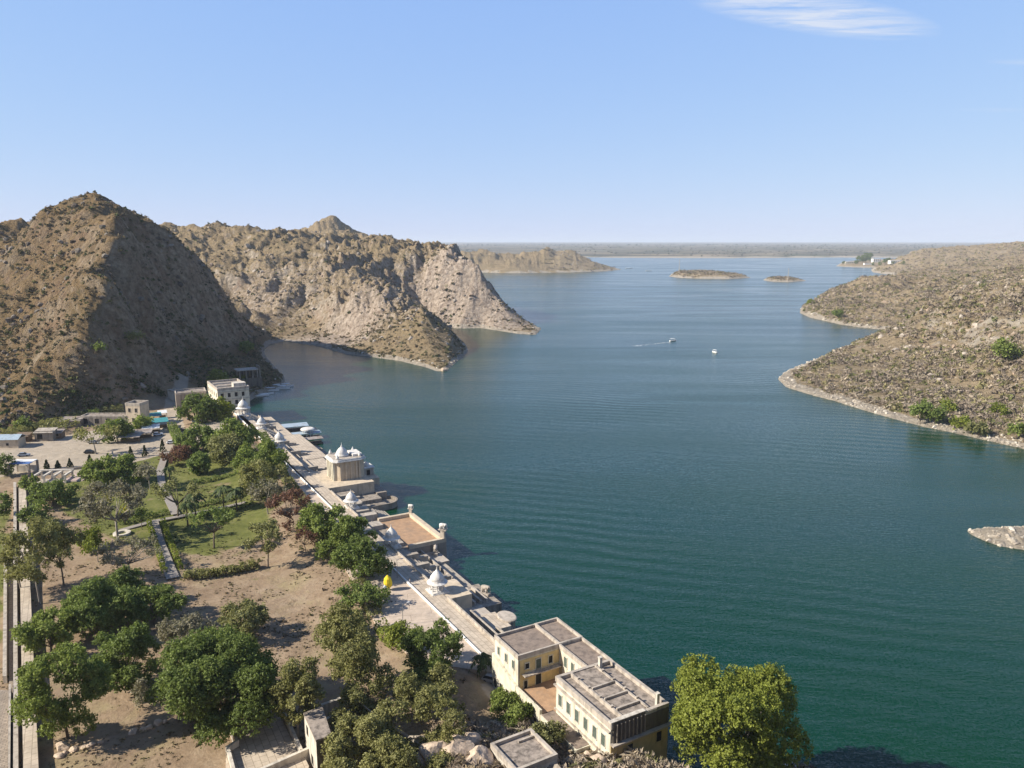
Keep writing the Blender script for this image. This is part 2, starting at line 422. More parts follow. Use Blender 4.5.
# ------------------------------------------------------------------ sky, sun, camera
SKY_CURVE = [(0.46, 1.52), (0.34, 2.20), (0.07, 4.95)]
SUN_EL, SUN_FROM = 34.0, (-0.975, -0.222)
def build_world():
    w = bpy.data.worlds.new('World'); S.world = w; w.use_nodes = True
    nt = w.node_tree; nt.nodes.clear()
    out = nt.nodes.new('ShaderNodeOutputWorld'); bg = nt.nodes.new('ShaderNodeBackground')
    sky = nt.nodes.new('ShaderNodeTexSky'); sky.sky_type = 'NISHITA'; sky.sun_disc = False
    sky.sun_elevation = R(SUN_EL); sky.sun_rotation = math.atan2(SUN_FROM[0], SUN_FROM[1])
    sky.air_density = 1.0; sky.dust_density = 0.15; sky.ozone_density = 2.5; sky.altitude = 200
    # a wisp of cirrus high on the right
    tc = nt.nodes.new('ShaderNodeTexCoord').outputs['Generated']
    sep = nt.nodes.new('ShaderNodeSeparateXYZ'); nt.links.new(tc, sep.inputs[0])
    zc = fmath(nt, 'MAXIMUM', sep.outputs['Z'], 0.03)
    cx = fmath(nt, 'DIVIDE', sep.outputs['X'], zc); cy = fmath(nt, 'DIVIDE', sep.outputs['Y'], zc)
    def blob(px, py, ax, ay, rot):
        u, dy, dz = ray(px, py); L = math.sqrt(u * u + dy * dy + dz * dz)
        x0, y0 = u / dz, dy / dz
        a = fmath(nt, 'SUBTRACT', cx, x0); b = fmath(nt, 'SUBTRACT', cy, y0)
        c, s = math.cos(rot), math.sin(rot)
        p = fmath(nt, 'ADD', fmath(nt, 'MULTIPLY', a, c), fmath(nt, 'MULTIPLY', b, s))
        q = fmath(nt, 'SUBTRACT', fmath(nt, 'MULTIPLY', b, c), fmath(nt, 'MULTIPLY', a, s))
        p = fmath(nt, 'DIVIDE', p, ax); q = fmath(nt, 'DIVIDE', q, ay)
        r2 = fmath(nt, 'ADD', fmath(nt, 'MULTIPLY', p, p), fmath(nt, 'MULTIPLY', q, q))
        return fmath(nt, 'MAXIMUM', fmath(nt, 'SUBTRACT', 1.0, r2), 0.0)
    m1 = blob(822, 16, 0.80, 0.26, R(29)); m2 = blob(1030, 62, 0.3, 0.1, R(10)); m3 = blob(1000, 110, 0.4, 0.12, R(8))
    comb = nt.nodes.new('ShaderNodeCombineXYZ'); nt.links.new(cx, comb.inputs[0]); nt.links.new(cy, comb.inputs[1])
    mp = nt.nodes.new('ShaderNodeMapping'); mp.inputs['Rotation'].default_value = (0, 0, R(-62)); mp.inputs['Scale'].default_value = (1.3, 5.0, 1)
    nt.links.new(comb.outputs[0], mp.inputs[0])
    f = noise(nt, 2.2, 9, 0.62, mp.outputs[0], 0.6)
    f = ramp(nt, f, [(0.34, 0.0), (0.66, 1.0)])
    msk = fmath(nt, 'ADD', fmath(nt, 'MULTIPLY', m1, 1.25), fmath(nt, 'ADD', fmath(nt, 'MULTIPLY', m2, 0.35), fmath(nt, 'MULTIPLY', m3, 0.2)))
    cl = fmath(nt, 'MULTIPLY', msk, f)
    cl = fmath(nt, 'MINIMUM', fmath(nt, 'MULTIPLY', cl, 0.9), 0.8)
    # a phone's rendering of the same sky: the horizon held back, the blue kept
    sc = nt.nodes.new('ShaderNodeSeparateColor'); nt.links.new(sky.outputs[0], sc.inputs[0])
    cc = nt.nodes.new('ShaderNodeCombineColor')
    for i, (g, a) in enumerate(SKY_CURVE):
        nt.links.new(fmath(nt, 'MULTIPLY', fmath(nt, 'POWER', sc.outputs[i], g), a), cc.inputs[i])
    # overhead the air is thin and the sky much deeper than near the horizon
    deep = ramp(nt, sep.outputs['Z'], [(0.0, 1.0), (0.27, 1.0), (0.55, 0.62), (1.0, 0.38)])
    c = mix(nt, 1.0, cc.outputs[0], deep, 'MULTIPLY')
    c = mix(nt, cl, c, (4.6, 4.9, 5.5))
    nt.links.new(c, bg.inputs[0]); bg.inputs[1].default_value = SKY_STRENGTH
    nt.links.new(bg.outputs[0], out.inputs[0])
    sun = bpy.data.lights.new('sun', 'SUN'); sun.energy = SUN_STRENGTH; sun.angle = R(0.53); sun.color = (1.0, 0.93, 0.82)
    so = bpy.data.objects.new('sun', sun); COL.objects.link(so)
    d = Vector((SUN_FROM[0] * math.cos(R(SUN_EL)), SUN_FROM[1] * math.cos(R(SUN_EL)), math.sin(R(SUN_EL))))
    so.rotation_euler = d.to_track_quat('Z', 'Y').to_euler(); so.location = (-300, 0, 400)
    cam = bpy.data.cameras.new('camera'); co = bpy.data.objects.new('camera', cam); COL.objects.link(co)
    cam.sensor_fit = 'HORIZONTAL'; cam.sensor_width = 36; cam.lens = 36 * F_PX / 1024
    cam.clip_start = 0.5; cam.clip_end = 200000
    co.location = (0, 0, CAM_Z); co.rotation_euler = (math.pi / 2 - PITCH, 0, 0)
    S.camera = co
    S.view_settings.view_transform = 'Standard'; S.view_settings.look = 'None'; S.view_settings.exposure = EXPOSURE; S.view_settings.gamma = 1
    S.view_settings.use_curve_mapping = False
    c = S.cycles
    c.use_denoising = True
    c.max_bounces = 6; c.diffuse_bounces = 3; c.glossy_bounces = 3; c.transmission_bounces = 4; c.transparent_max_bounces = 8; c.volume_bounces = 1
    c.volume_step_rate = 4.0
    c.sample_clamp_indirect = 6.0

def build_haze():
    mb = MB(); mb.box(-70000, 70000, -900, 71000, -7.5, 262)
    m = bpy.data.materials.new('haze_air'); m.use_nodes = True
    nt = m.node_tree; nt.nodes.clear()
    out = nt.nodes.new('ShaderNodeOutputMaterial'); v = nt.nodes.new('ShaderNodeVolumePrincipled')
    v.inputs['Color'].default_value = (0.80, 0.88, 1.0, 1); v.inputs['Density'].default_value = HAZE
    v.inputs['Anisotropy'].default_value = 0.0
    nt.links.new(v.outputs[0], out.inputs['Volume'])
    o = mb.build('haze', m); o['kind'] = 'stuff'
    return o

# ------------------------------------------------------------------ water
def water_mat():
    m, nt, b, out = new_mat('lake_water')
    pos = geo_pos(nt)
    big = noise(nt, 0.0042, 4, 0.55, pos, 0.5)
    c = ramp(nt, big, [(0.36, (0.0015, 0.034, 0.009)), (0.64, (0.002, 0.033, 0.023))])
    nt.links.new(c, b.inputs['Base Color'])
    b.inputs['IOR'].default_value = 1.333; b.inputs['Specular IOR Level'].default_value = 0.42
    # wind: calm lanes and ruffled ones
    mp = nt.nodes.new('ShaderNodeMapping'); mp.inputs['Scale'].default_value = (0.0035, 0.016, 1); mp.inputs['Rotation'].default_value = (0, 0, R(8)); nt.links.new(pos, mp.inputs[0])
    lanes = noise(nt, 1.0, 5, 0.6, mp.outputs[0], 0.8)
    rg = ramp(nt, lanes, [(0.35, 0.10), (0.65, 0.22)])
    nt.links.new(rg, b.inputs['Roughness'])
    mp2 = nt.nodes.new('ShaderNodeMapping'); mp2.inputs['Scale'].default_value = (0.32, 0.85, 1); mp2.inputs['Rotation'].default_value = (0, 0, R(-14)); nt.links.new(pos, mp2.inputs[0])
    w1 = noise(nt, 1.0, 5, 0.62, mp2.outputs[0], 0.35)
    mp3 = nt.nodes.new('ShaderNodeMapping'); mp3.inputs['Rotation'].default_value = (0, 0, R(105)); nt.links.new(pos, mp3.inputs[0])
    wv = nt.nodes.new('ShaderNodeTexWave'); wv.inputs['Scale'].default_value = 0.045; wv.inputs['Distortion'].default_value = 5.0; wv.inputs['Detail'].default_value = 2.5; wv.inputs['Detail Scale'].default_value = 0.6
    nt.links.new(mp3.outputs[0], wv.inputs[0])
    calm = ramp(nt, lanes, [(0.38, 0.55), (0.62, 1.0)])
    h = fmath(nt, 'ADD', fmath(nt, 'MULTIPLY', w1, calm), fmath(nt, 'MULTIPLY', wv.outputs['Fac'], ramp(nt, noise(nt, 0.007, 3, 0.5, pos), [(0.44, 0.02), (0.62, 0.55)])))
    bn = bump(nt, b, h, 0.5, 0.4)
    # wavelets too small to see one by one still tilt the surface, near and far
    cn = nt.nodes.new('ShaderNodeTexNoise'); cn.inputs['Scale'].default_value = 2.6; cn.inputs['Detail'].default_value = 3.0; nt.links.new(pos, cn.inputs['Vector'])
    v1 = nt.nodes.new('ShaderNodeVectorMath'); v1.operation = 'SUBTRACT'; nt.links.new(cn.outputs['Color'], v1.inputs[0]); v1.inputs[1].default_value = (0.5, 0.5, 0.5)
    v2 = nt.nodes.new('ShaderNodeVectorMath'); v2.operation = 'MULTIPLY'; nt.links.new(v1.outputs[0], v2.inputs[0]); v2.inputs[1].default_value = (0.52, 0.52, 0.0)
    v3 = nt.nodes.new('ShaderNodeVectorMath'); v3.operation = 'ADD'; nt.links.new(bn.outputs[0], v3.inputs[0]); nt.links.new(v2.outputs[0], v3.inputs[1])
    v4 = nt.nodes.new('ShaderNodeVectorMath'); v4.operation = 'NORMALIZE'; nt.links.new(v3.outputs[0], v4.inputs[0])
    nt.links.new(v4.outputs[0], b.inputs['Normal'])
    return m

def build_water():
    me = np_mesh('lake', [(-60000, -300, 0), (60000, -300, 0), (60000, 60000, 0), (-60000, 60000, 0)], [(0, 1, 2, 3)], water_mat())
    o = add_mesh('water', me); o['kind'] = 'structure'

# ------------------------------------------------------------------ terrain material, from zone masks held on the vertices
lawn_ring = g2([(60, 482), (110, 470), (160, 451), (250, 450), (287, 500), (262, 540), (205, 556), (120, 543), (92, 530), (60, 512)], 5)
lawn2_ring = g2([(-20, 560), (8, 500), (10, 560), (4, 640), (-20, 700)], 5)
straw_ring = g2([(74, 500), (80, 465), (95, 466), (92, 500)], 5)
road_ring = g2([(-60, 486), (-60, 452), (0, 448), (60, 437), (110, 428), (150, 425), (163, 412), (166, 400), (182, 386), (190, 388), (178, 402), (185, 430), (196, 445), (150, 458), (85, 474), (30, 474)], 5)
park_ring = g2([(184, 431), (228, 420), (246, 412), (258, 420), (225, 440), (200, 444)], 5)
track_ring = g2([(480, 690), (500, 676), (545, 712), (560, 728), (530, 730), (500, 712)], 5)
def terrain_mat():
    m, nt, b, out = new_mat('ground')
    pos = geo_pos(nt)
    a1 = N(nt, 'ShaderNodeAttribute', attribute_name='zone'); a2 = N(nt, 'ShaderNodeAttribute', attribute_name='land')
    s1 = nt.nodes.new('ShaderNodeSeparateColor'); nt.links.new(a1.outputs['Color'], s1.inputs[0])
    s2 = nt.nodes.new('ShaderNodeSeparateColor'); nt.links.new(a2.outputs['Color'], s2.inputs[0])
    lawn, sand, garden = s1.outputs; shore, brown, farm = s2.outputs
    n1 = noise(nt, 0.035, 6, 0.65, pos, 0.3); n2 = noise(nt, 0.25, 6, 0.7, pos); n3 = noise(nt, 1.1, 5, 0.7, pos)
    nrm = nt.nodes.new('ShaderNodeNewGeometry').outputs['Normal']
    sn = nt.nodes.new('ShaderNodeSeparateXYZ'); nt.links.new(nrm, sn.inputs[0])
    steep = fmath(nt, 'ADD', sn.outputs['Z'], fmath(nt, 'MULTIPLY', fmath(nt, 'SUBTRACT', n2, 0.5), 0.55))
    grass = ramp(nt, n1, [(0.25, (0.220, 0.160, 0.092)), (0.5, (0.345, 0.258, 0.152)), (0.75, (0.205, 0.162, 0.088))])
    grass = mix(nt, ramp(nt, n3, [(0.45, 0.0), (0.7, 0.6)]), grass, (0.105, 0.086, 0.048))
    rock = ramp(nt, n2, [(0.28, (0.14, 0.112, 0.080)), (0.48, (0.36, 0.295, 0.218)), (0.66, (0.58, 0.505, 0.40))])
    rock = mix(nt, ramp(nt, noise(nt, 0.03, 4, 0.6, pos, 0.8), [(0.48, 0.0), (0.62, 0.5)]), rock, (0.275, 0.170, 0.108))
    c = mix(nt, ramp(nt, steep, [(0.56, 1.0), (0.74, 0.0)]), grass, rock)
    bw = ramp(nt, n2, [(0.3, (0.21, 0.160, 0.100)), (0.55, (0.345, 0.265, 0.165)), (0.75, (0.44, 0.35, 0.225))])
    bw = mix(nt, ramp(nt, noise(nt, 0.018, 5, 0.6, pos, 0.6), [(0.50, 0.0), (0.62, 0.7)]), bw, (0.28, 0.215, 0.125))
    bw = mix(nt, ramp(nt, steep, [(0.62, 0.85), (0.82, 0.0)]), bw, (0.42, 0.37, 0.30))
    bw = mix(nt, ramp(nt, noise(nt, 0.045, 6, 0.7, pos, 0.9), [(0.60, 0.0), (0.68, 0.8)]), bw, (0.40, 0.35, 0.285))
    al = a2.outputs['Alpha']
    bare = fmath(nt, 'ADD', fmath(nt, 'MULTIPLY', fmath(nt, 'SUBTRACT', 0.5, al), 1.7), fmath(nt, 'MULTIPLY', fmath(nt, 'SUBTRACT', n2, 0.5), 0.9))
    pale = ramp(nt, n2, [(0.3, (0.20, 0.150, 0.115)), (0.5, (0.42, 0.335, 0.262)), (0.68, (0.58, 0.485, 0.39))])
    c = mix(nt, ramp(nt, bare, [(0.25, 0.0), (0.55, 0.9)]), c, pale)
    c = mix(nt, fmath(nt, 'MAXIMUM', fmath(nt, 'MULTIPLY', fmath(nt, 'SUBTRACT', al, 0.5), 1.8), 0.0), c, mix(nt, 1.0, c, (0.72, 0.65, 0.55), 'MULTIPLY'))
    c = mix(nt, brown, c, bw)
    # the far plain: fields, scrub
    vor = nt.nodes.new('ShaderNodeTexVoronoi'); vor.inputs['Scale'].default_value = 0.0045; nt.links.new(pos, vor.inputs['Vector'])
    fld = ramp(nt, fmath(nt, 'FRACT', fmath(nt, 'MULTIPLY', vor.outputs['Distance'], 0.011)), [(0.2, (0.10, 0.085, 0.055)), (0.5, (0.16, 0.125, 0.085)), (0.8, (0.09, 0.095, 0.055))])
    sv = nt.nodes.new('ShaderNodeSeparateColor'); nt.links.new(vor.outputs['Color'], sv.inputs[0])
    fld = ramp(nt, sv.outputs[0], [(0.0, (0.11, 0.105, 0.07)), (0.45, (0.20, 0.16, 0.11)), (0.8, (0.33, 0.26, 0.18)), (1.0, (0.12, 0.13, 0.07))])
    fld = mix(nt, ramp(nt, noise(nt, 0.004, 6, 0.7, pos), [(0.42, 0.0), (0.6, 0.9)]), fld, (0.06, 0.062, 0.040))
    c = mix(nt, farm, c, fld)
    # pale rim the falling water leaves
    rim = ramp(nt, n2, [(0.3, (0.30, 0.255, 0.195)), (0.7, (0.52, 0.45, 0.36))])
    c = mix(nt, ramp(nt, fmath(nt, 'ADD', shore, fmath(nt, 'MULTIPLY', fmath(nt, 'SUBTRACT', n2, 0.5), 0.9)), [(0.4, 0.0), (0.6, 0.95)]), c, rim)
    # garden soil, lawns, trodden sand
    soil = ramp(nt, n2, [(0.28, (0.195, 0.135, 0.085)), (0.55, (0.290, 0.212, 0.140)), (0.75, (0.355, 0.275, 0.190))])
    soil = mix(nt, ramp(nt, noise(nt, 0.09, 6, 0.7, pos, 0.5), [(0.5, 0.0), (0.66, 0.75)]), soil, (0.30, 0.245, 0.135))
    soil = mix(nt, ramp(nt, n3, [(0.52, 0.0), (0.7, 0.55)]), soil, (0.13, 0.095, 0.06))
    c = mix(nt, garden, c, soil)
    turf = ramp(nt, n2, [(0.3, (0.085, 0.098, 0.026)), (0.55, (0.145, 0.150, 0.044)), (0.75, (0.205, 0.185, 0.080))])
    lw = fmath(nt, 'ADD', lawn, fmath(nt, 'MULTIPLY', fmath(nt, 'SUBTRACT', noise(nt, 0.12, 5, 0.6, pos), 0.5), 2.6))
    c = mix(nt, ramp(nt, lw, [(0.40, 0.0), (0.75, 1.0)]), c, turf)
    snd = ramp(nt, n2, [(0.3, (0.31, 0.255, 0.19)), (0.7, (0.44, 0.37, 0.285))])
    snd = mix(nt, ramp(nt, noise(nt, 0.06, 5, 0.6, pos, 1.5), [(0.5, 0.0), (0.62, 0.6)]), snd, (0.33, 0.28, 0.22))
    sw = fmath(nt, 'ADD', sand, fmath(nt, 'MULTIPLY', fmath(nt, 'SUBTRACT', n2, 0.5), 0.6))
    c = mix(nt, ramp(nt, sw, [(0.42, 0.0), (0.58, 1.0)]), c, snd)
    nt.links.new(c, b.inputs['Base Color']); b.inputs['Specular IOR Level'].default_value = 0.1; b.inputs['Roughness'].default_value = 1.0
    # fine relief: fades on the garden floor
    rel = fmath(nt, 'ADD', fmath(nt, 'MULTIPLY', noise(nt, 0.22, 7, 0.68, pos, 0.4), 5.0), fmath(nt, 'MULTIPLY', n3, 0.6))
    rel = fmath(nt, 'MULTIPLY', rel, fmath(nt, 'SUBTRACT', 1.0, fmath(nt, 'MULTIPLY', garden, 0.93)))
    bump(nt, b, rel, 0.9, 1.6)
    return m

def paint_zones(me, V):
    x, y, z = V[:, 0], V[:, 1], V[:, 2]
    zone = np.zeros((len(V), 4), np.float32); land = np.zeros((len(V), 4), np.float32); zone[:, 3] = 1; land[:, 3] = 0
    nearm = (y < 520) & (x > -700) & (x < 200)
    xn, yn = x[nearm], y[nearm]
    zone[nearm, 0] = np.maximum.reduce([sstep(-3, 3, ring_sd(q, xn, yn)) for q in (lawn_ring, lawn2_ring)])
    zone[nearm, 1] = np.maximum.reduce([sstep(-2.5, 2.5, ring_sd(q, xn, yn)) for q in (road_ring, park_ring, track_ring)])
    zone[nearm, 2] = sstep(-8, 5, ring_sd(garden_ring, xn, yn))
    sd = np.full(len(V), -1e9)
    for q in RINGS[:6]: sd = np.maximum(sd, ring_sd(q, x, y))
    r = np.hypot(x, y)
    wid = 2.6 + 0.0035 * np.clip(r - 300, 0, 2500) + 3.0 * np.maximum(0, 0.4 + fbm(x, y, 60, 2, seed=6)) * (1 + 1.2 * (x > 100)) + 1.8 * (x > 100) * (r < 1500)
    land[:, 0] = sstep(1.25, 0.35, np.abs(sd) / wid) * (y < 3500) * (1 - zone[:, 2])
    farsd = np.abs(ring_sd(far_shore, x, y))
    land[:, 0] = np.maximum(land[:, 0], sstep(160, 40, farsd))
    land[:, 0] = np.maximum(land[:, 0], 1.0 * (ring_sd(spit_shore, x, y) > -8))
    land[:, 1] = sstep(100, 150, x) * (y > 60)
    land[:, 2] = sstep(3500, 4300, y)
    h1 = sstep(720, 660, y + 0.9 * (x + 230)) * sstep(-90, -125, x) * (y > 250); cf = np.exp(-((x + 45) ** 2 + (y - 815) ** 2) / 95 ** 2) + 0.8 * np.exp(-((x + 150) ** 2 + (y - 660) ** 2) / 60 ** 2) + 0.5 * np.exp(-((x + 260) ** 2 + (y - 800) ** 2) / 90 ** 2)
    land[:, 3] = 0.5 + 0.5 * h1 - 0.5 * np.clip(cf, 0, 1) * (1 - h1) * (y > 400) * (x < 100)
    for nm, a in (('zone', zone), ('land', land)):
        at_ = me.color_attributes.new(nm, 'FLOAT_COLOR', 'POINT'); at_.data.foreach_set('color', a.ravel())
# ------------------------------------------------------------------ plants
def leaf_mat(name, lo, hi, tr=0.32, clump=0.55):
    m = bpy.data.materials.new(name); m.use_nodes = True; nt = m.node_tree; nt.nodes.clear()
    out = nt.nodes.new('ShaderNodeOutputMaterial')
    geo = nt.nodes.new('ShaderNodeNewGeometry'); oi = nt.nodes.new('ShaderNodeObjectInfo')
    f = noise(nt, clump, 2, 0.5, geo.outputs['Position'])
    f = fmath(nt, 'ADD', fmath(nt, 'MULTIPLY', fmath(nt, 'SUBTRACT', f, 0.5), 1.5), fmath(nt, 'MULTIPLY', geo.outputs['Random Per Island'], 0.75))
    f = fmath(nt, 'ADD', f, fmath(nt, 'MULTIPLY', oi.outputs['Random'], 0.25))
    c = ramp(nt, f, [(0.05, lo), (0.95, hi)])
    d = nt.nodes.new('ShaderNodeBsdfDiffuse'); t = nt.nodes.new('ShaderNodeBsdfTranslucent'); g = nt.nodes.new('ShaderNodeBsdfGlossy')
    g.inputs['Roughness'].default_value = 0.5
    nt.links.new(c, d.inputs[0]); nt.links.new(mix(nt, 0.5, c, (hi[0] * 1.3, hi[1] * 1.4, hi[2] * 0.8)), t.inputs[0])
    ms = nt.nodes.new('ShaderNodeMixShader'); ms.inputs[0].default_value = tr
    nt.links.new(d.outputs[0], ms.inputs[1]); nt.links.new(t.outputs[0], ms.inputs[2])
    m2 = nt.nodes.new('ShaderNodeMixShader'); m2.inputs[0].default_value = 0.012
    nt.links.new(ms.outputs[0], m2.inputs[1]); nt.links.new(g.outputs[0], m2.inputs[2])
    nt.links.new(m2.outputs[0], out.inputs[0])
    return m
LM = {
    'dark': leaf_mat('leaf_dark_green', (0.062, 0.088, 0.022), (0.235, 0.290, 0.080)),
    'green': leaf_mat('leaf_green', (0.080, 0.110, 0.024), (0.280, 0.330, 0.085)),
    'lime': leaf_mat('leaf_yellow_green', (0.100, 0.125, 0.018), (0.290, 0.320, 0.060)),
    'olive': leaf_mat('leaf_olive', (0.105, 0.110, 0.042), (0.320, 0.310, 0.130)),
    'pale': leaf_mat('leaf_pale_olive', (0.120, 0.120, 0.040), (0.340, 0.325, 0.130)),
    'grey': leaf_mat('leaf_grey', (0.140, 0.125, 0.085), (0.330, 0.300, 0.210)),
    'rust': leaf_mat('leaf_rust', (0.085, 0.045, 0.030), (0.230, 0.120, 0.080)),
    'yellow': leaf_mat('leaf_yellow', (0.200, 0.190, 0.020), (0.400, 0.370, 0.050)),
    'palm': leaf_mat('frond_green', (0.035, 0.055, 0.020), (0.100, 0.130, 0.045)),
    'conifer': leaf_mat('needle_green', (0.020, 0.032, 0.014), (0.055, 0.070, 0.028)),
}
BARK = simple_mat('bark', (0.15, 0.115, 0.085), 0.35, 3.0)
PALEBARK = simple_mat('pale_bark', (0.30, 0.26, 0.21), 0.3, 3.0)
TWIG = simple_mat('twig', (0.24, 0.20, 0.165), 0.3, 2.0, bmp=0)
FLESH = simple_mat('straw_stem', (0.33, 0.27, 0.17), 0.3, 2.0, bmp=0)

def leaf_quads(rng, C, Nrm, size, flat=0.75, aspect=1.5):
    """quads centred on C with normals round Nrm; returns V, F arrays"""
    n = len(C)
    nr = Nrm * flat + rng.normal(0, 0.55, (n, 3)); nr /= np.linalg.norm(nr, axis=1, keepdims=True) + 1e-9
    h = rng.normal(0, 1, (n, 3)); a = np.cross(nr, h); a /= np.linalg.norm(a, axis=1, keepdims=True) + 1e-9
    b = np.cross(nr, a)
    s = size * rng.uniform(0.55, 1.3, (n, 1))
    a = a * s * aspect * 0.5; b = b * s * 0.5
    bend = nr * s * 0.18
    V = np.stack([C - a - bend, C - b, C + a - bend, C + b], 1).reshape(-1, 3)
    F = np.arange(4 * n).reshape(n, 4)
    return V, F

def crown(rng, w, h, zc, leaf, nlobe=16, fill=1.0, lobe=(0.26, 0.42), flatbase=0.55, density=1.0):
    """leaf clumps spread through an uneven crown of width w, height h centred at height zc; returns V, F, lobe centres"""
    LC = []; LR = []
    rx, rz = w / 2, h / 2
    tries = 0; p1, p2, p3 = rng.uniform(0, 6.28, 3)
    while len(LC) < nlobe and tries < 4000:
        tries += 1
        d = rng.normal(0, 1, 3); d /= np.linalg.norm(d)
        if d[2] < -flatbase: continue
        r = rng.uniform(0.45, 0.86) ** 0.7
        lr = rng.uniform(*lobe) * min(rx, rz * 1.25)
        az = math.atan2(d[1], d[0]); q = 1 + 0.10 * math.sin(2 * az + p1) + 0.10 * math.sin(3 * az + p2) + 0.10 * math.sin(5 * az + p3 + 2 * d[2])
        c = np.array([d[0] * rx * r * q * rng.uniform(.9, 1.12), d[1] * rx * r * q * rng.uniform(.9, 1.12), d[2] * rz * r * (0.8 + 0.2 * q)])
        if LC and min(np.linalg.norm(c - q) for q in LC) < 0.55 * lr: continue
        LC.append(c); LR.append(lr)
    Vs = []; Fs = []; off = 0
    for c, lr in zip(LC, LR):
        sub = max(3, int(5 * fill))
        # each lobe is itself made of small sprays
        n = int(density * 3.4 * 4 * math.pi * lr * lr * 0.55 / (leaf * leaf))
        n = max(14, n)
        sp = rng.normal(0, 1, (max(4, n // 14), 3)); sp /= np.linalg.norm(sp, axis=1, keepdims=True)
        sp[:, 2] = np.where(sp[:, 2] < -0.5, -sp[:, 2], sp[:, 2])
        sp *= (rng.uniform(0.62, 1.08, (len(sp), 1))) * lr
        own = sp[rng.integers(0, len(sp), n)]
        p = own + rng.normal(0, 1, (n, 3)) * leaf * 0.85
        nr = p / (np.linalg.norm(p, axis=1, keepdims=True) + 1e-6) * 0.7 + np.array([0, 0, 0.5])
        V, F = leaf_quads(rng, p + c + np.array([0, 0, zc]), nr, leaf)
        Vs.append(V); Fs.append(F + off); off += len(V)
    return np.concatenate(Vs), np.concatenate(Fs), [(c[0], c[1], c[2] + zc) for c in LC]

def limbs(mb, rng, lobes, h0, r0, zfork, lean=(0, 0), nl=7, stems=1):
    for s_ in range(stems):
        ox, oy = (rng.uniform(-1, 1) * r0 * 2.2, rng.uniform(-1, 1) * r0 * 2.2) if stems > 1 else (0, 0)
        fx, fy = lean[0] + ox * 2, lean[1] + oy * 2
        mb.tube([(ox, oy, -0.6), (ox, oy, 0.0), (ox + fx * 0.4, oy + fy * 0.4, zfork * 0.5), (ox + fx, oy + fy, zfork)], [r0 * 1.5, r0 * 1.15, r0 * 0.9, r0 * 0.75])
        L = list(lobes); rng.shuffle(L)
        for c in L[:nl]:
            mx, my, mz = (fx + c[0]) / 2 + rng.normal(0, .25), (fy + c[1]) / 2 + rng.normal(0, .25), (zfork + c[2]) / 2 - 0.12 * abs(c[2] - zfork)
            mb.tube([(ox + fx, oy + fy, zfork - 0.15), (mx, my, mz), (c[0], c[1], c[2])], [r0 * 0.6, r0 * 0.36, r0 * 0.12], 5)

def twigs(rng, w, h, z0, depth=4, n0=7, r0=0.10, spread=0.75):
    """a leafless crown: branches that fork into thin twigs, as one mesh of tapered blades"""
    segs = []
    def grow(p, d, L, r, k):
        q = p + d * L
        segs.append((p, q, r, r * 0.65))
        if k == 0: return
        for _ in range(rng.integers(2, 4)):
            dd = d + rng.normal(0, spread * 0.55, 3); dd[2] += 0.12; dd /= np.linalg.norm(dd)
            grow(p + d * L * rng.uniform(0.55, 1.0), dd, L * rng.uniform(0.6, 0.85), r * 0.6, k - 1)
    for i in range(n0):
        a = 2 * math.pi * i / n0 + rng.uniform(-.4, .4)
        e = rng.uniform(0.35, 1.1)
        d = np.array([math.cos(a) * math.cos(e), math.sin(a) * math.cos(e), math.sin(e)])
        grow(np.array([0, 0, z0]), d, 0.34 * h, r0, depth)
    P = np.array([s[0] for s in segs]); Q = np.array([s[1] for s in segs]); r = np.array([[s[2], s[3]] for s in segs])
    d = Q - P; d /= np.linalg.norm(d, axis=1, keepdims=True)
    a = np.cross(d, rng.normal(0, 1, d.shape)); a /= np.linalg.norm(a, axis=1, keepdims=True); b = np.cross(d, a)
    Vs = []
    for ang in (0, 2.094, 4.189):
        o = a * math.cos(ang) + b * math.sin(ang)
        Vs += [P + o * r[:, :1], Q + o * r[:, 1:]]
    V = np.stack(Vs, 1).reshape(-1, 3)       # 6 verts per segment: p0 q0 p1 q1 p2 q2
    base = (np.arange(len(segs)) * 6)[:, None, None]
    F = (np.array([[0, 1, 3, 2], [2, 3, 5, 4], [4, 5, 1, 0]])[None] + base).reshape(-1, 4)
    # fit to the wanted size
    m = np.abs(V[:, :2]).max(); sc = (w / 2) / np.percentile(np.hypot(V[:, 0], V[:, 1]), 97)
    V[:, :2] *= sc; zz = V[:, 2] - z0; V[:, 2] = z0 + zz * (h / np.percentile(zz, 98))
    return V, F, Q * np.array([sc, sc, 1])

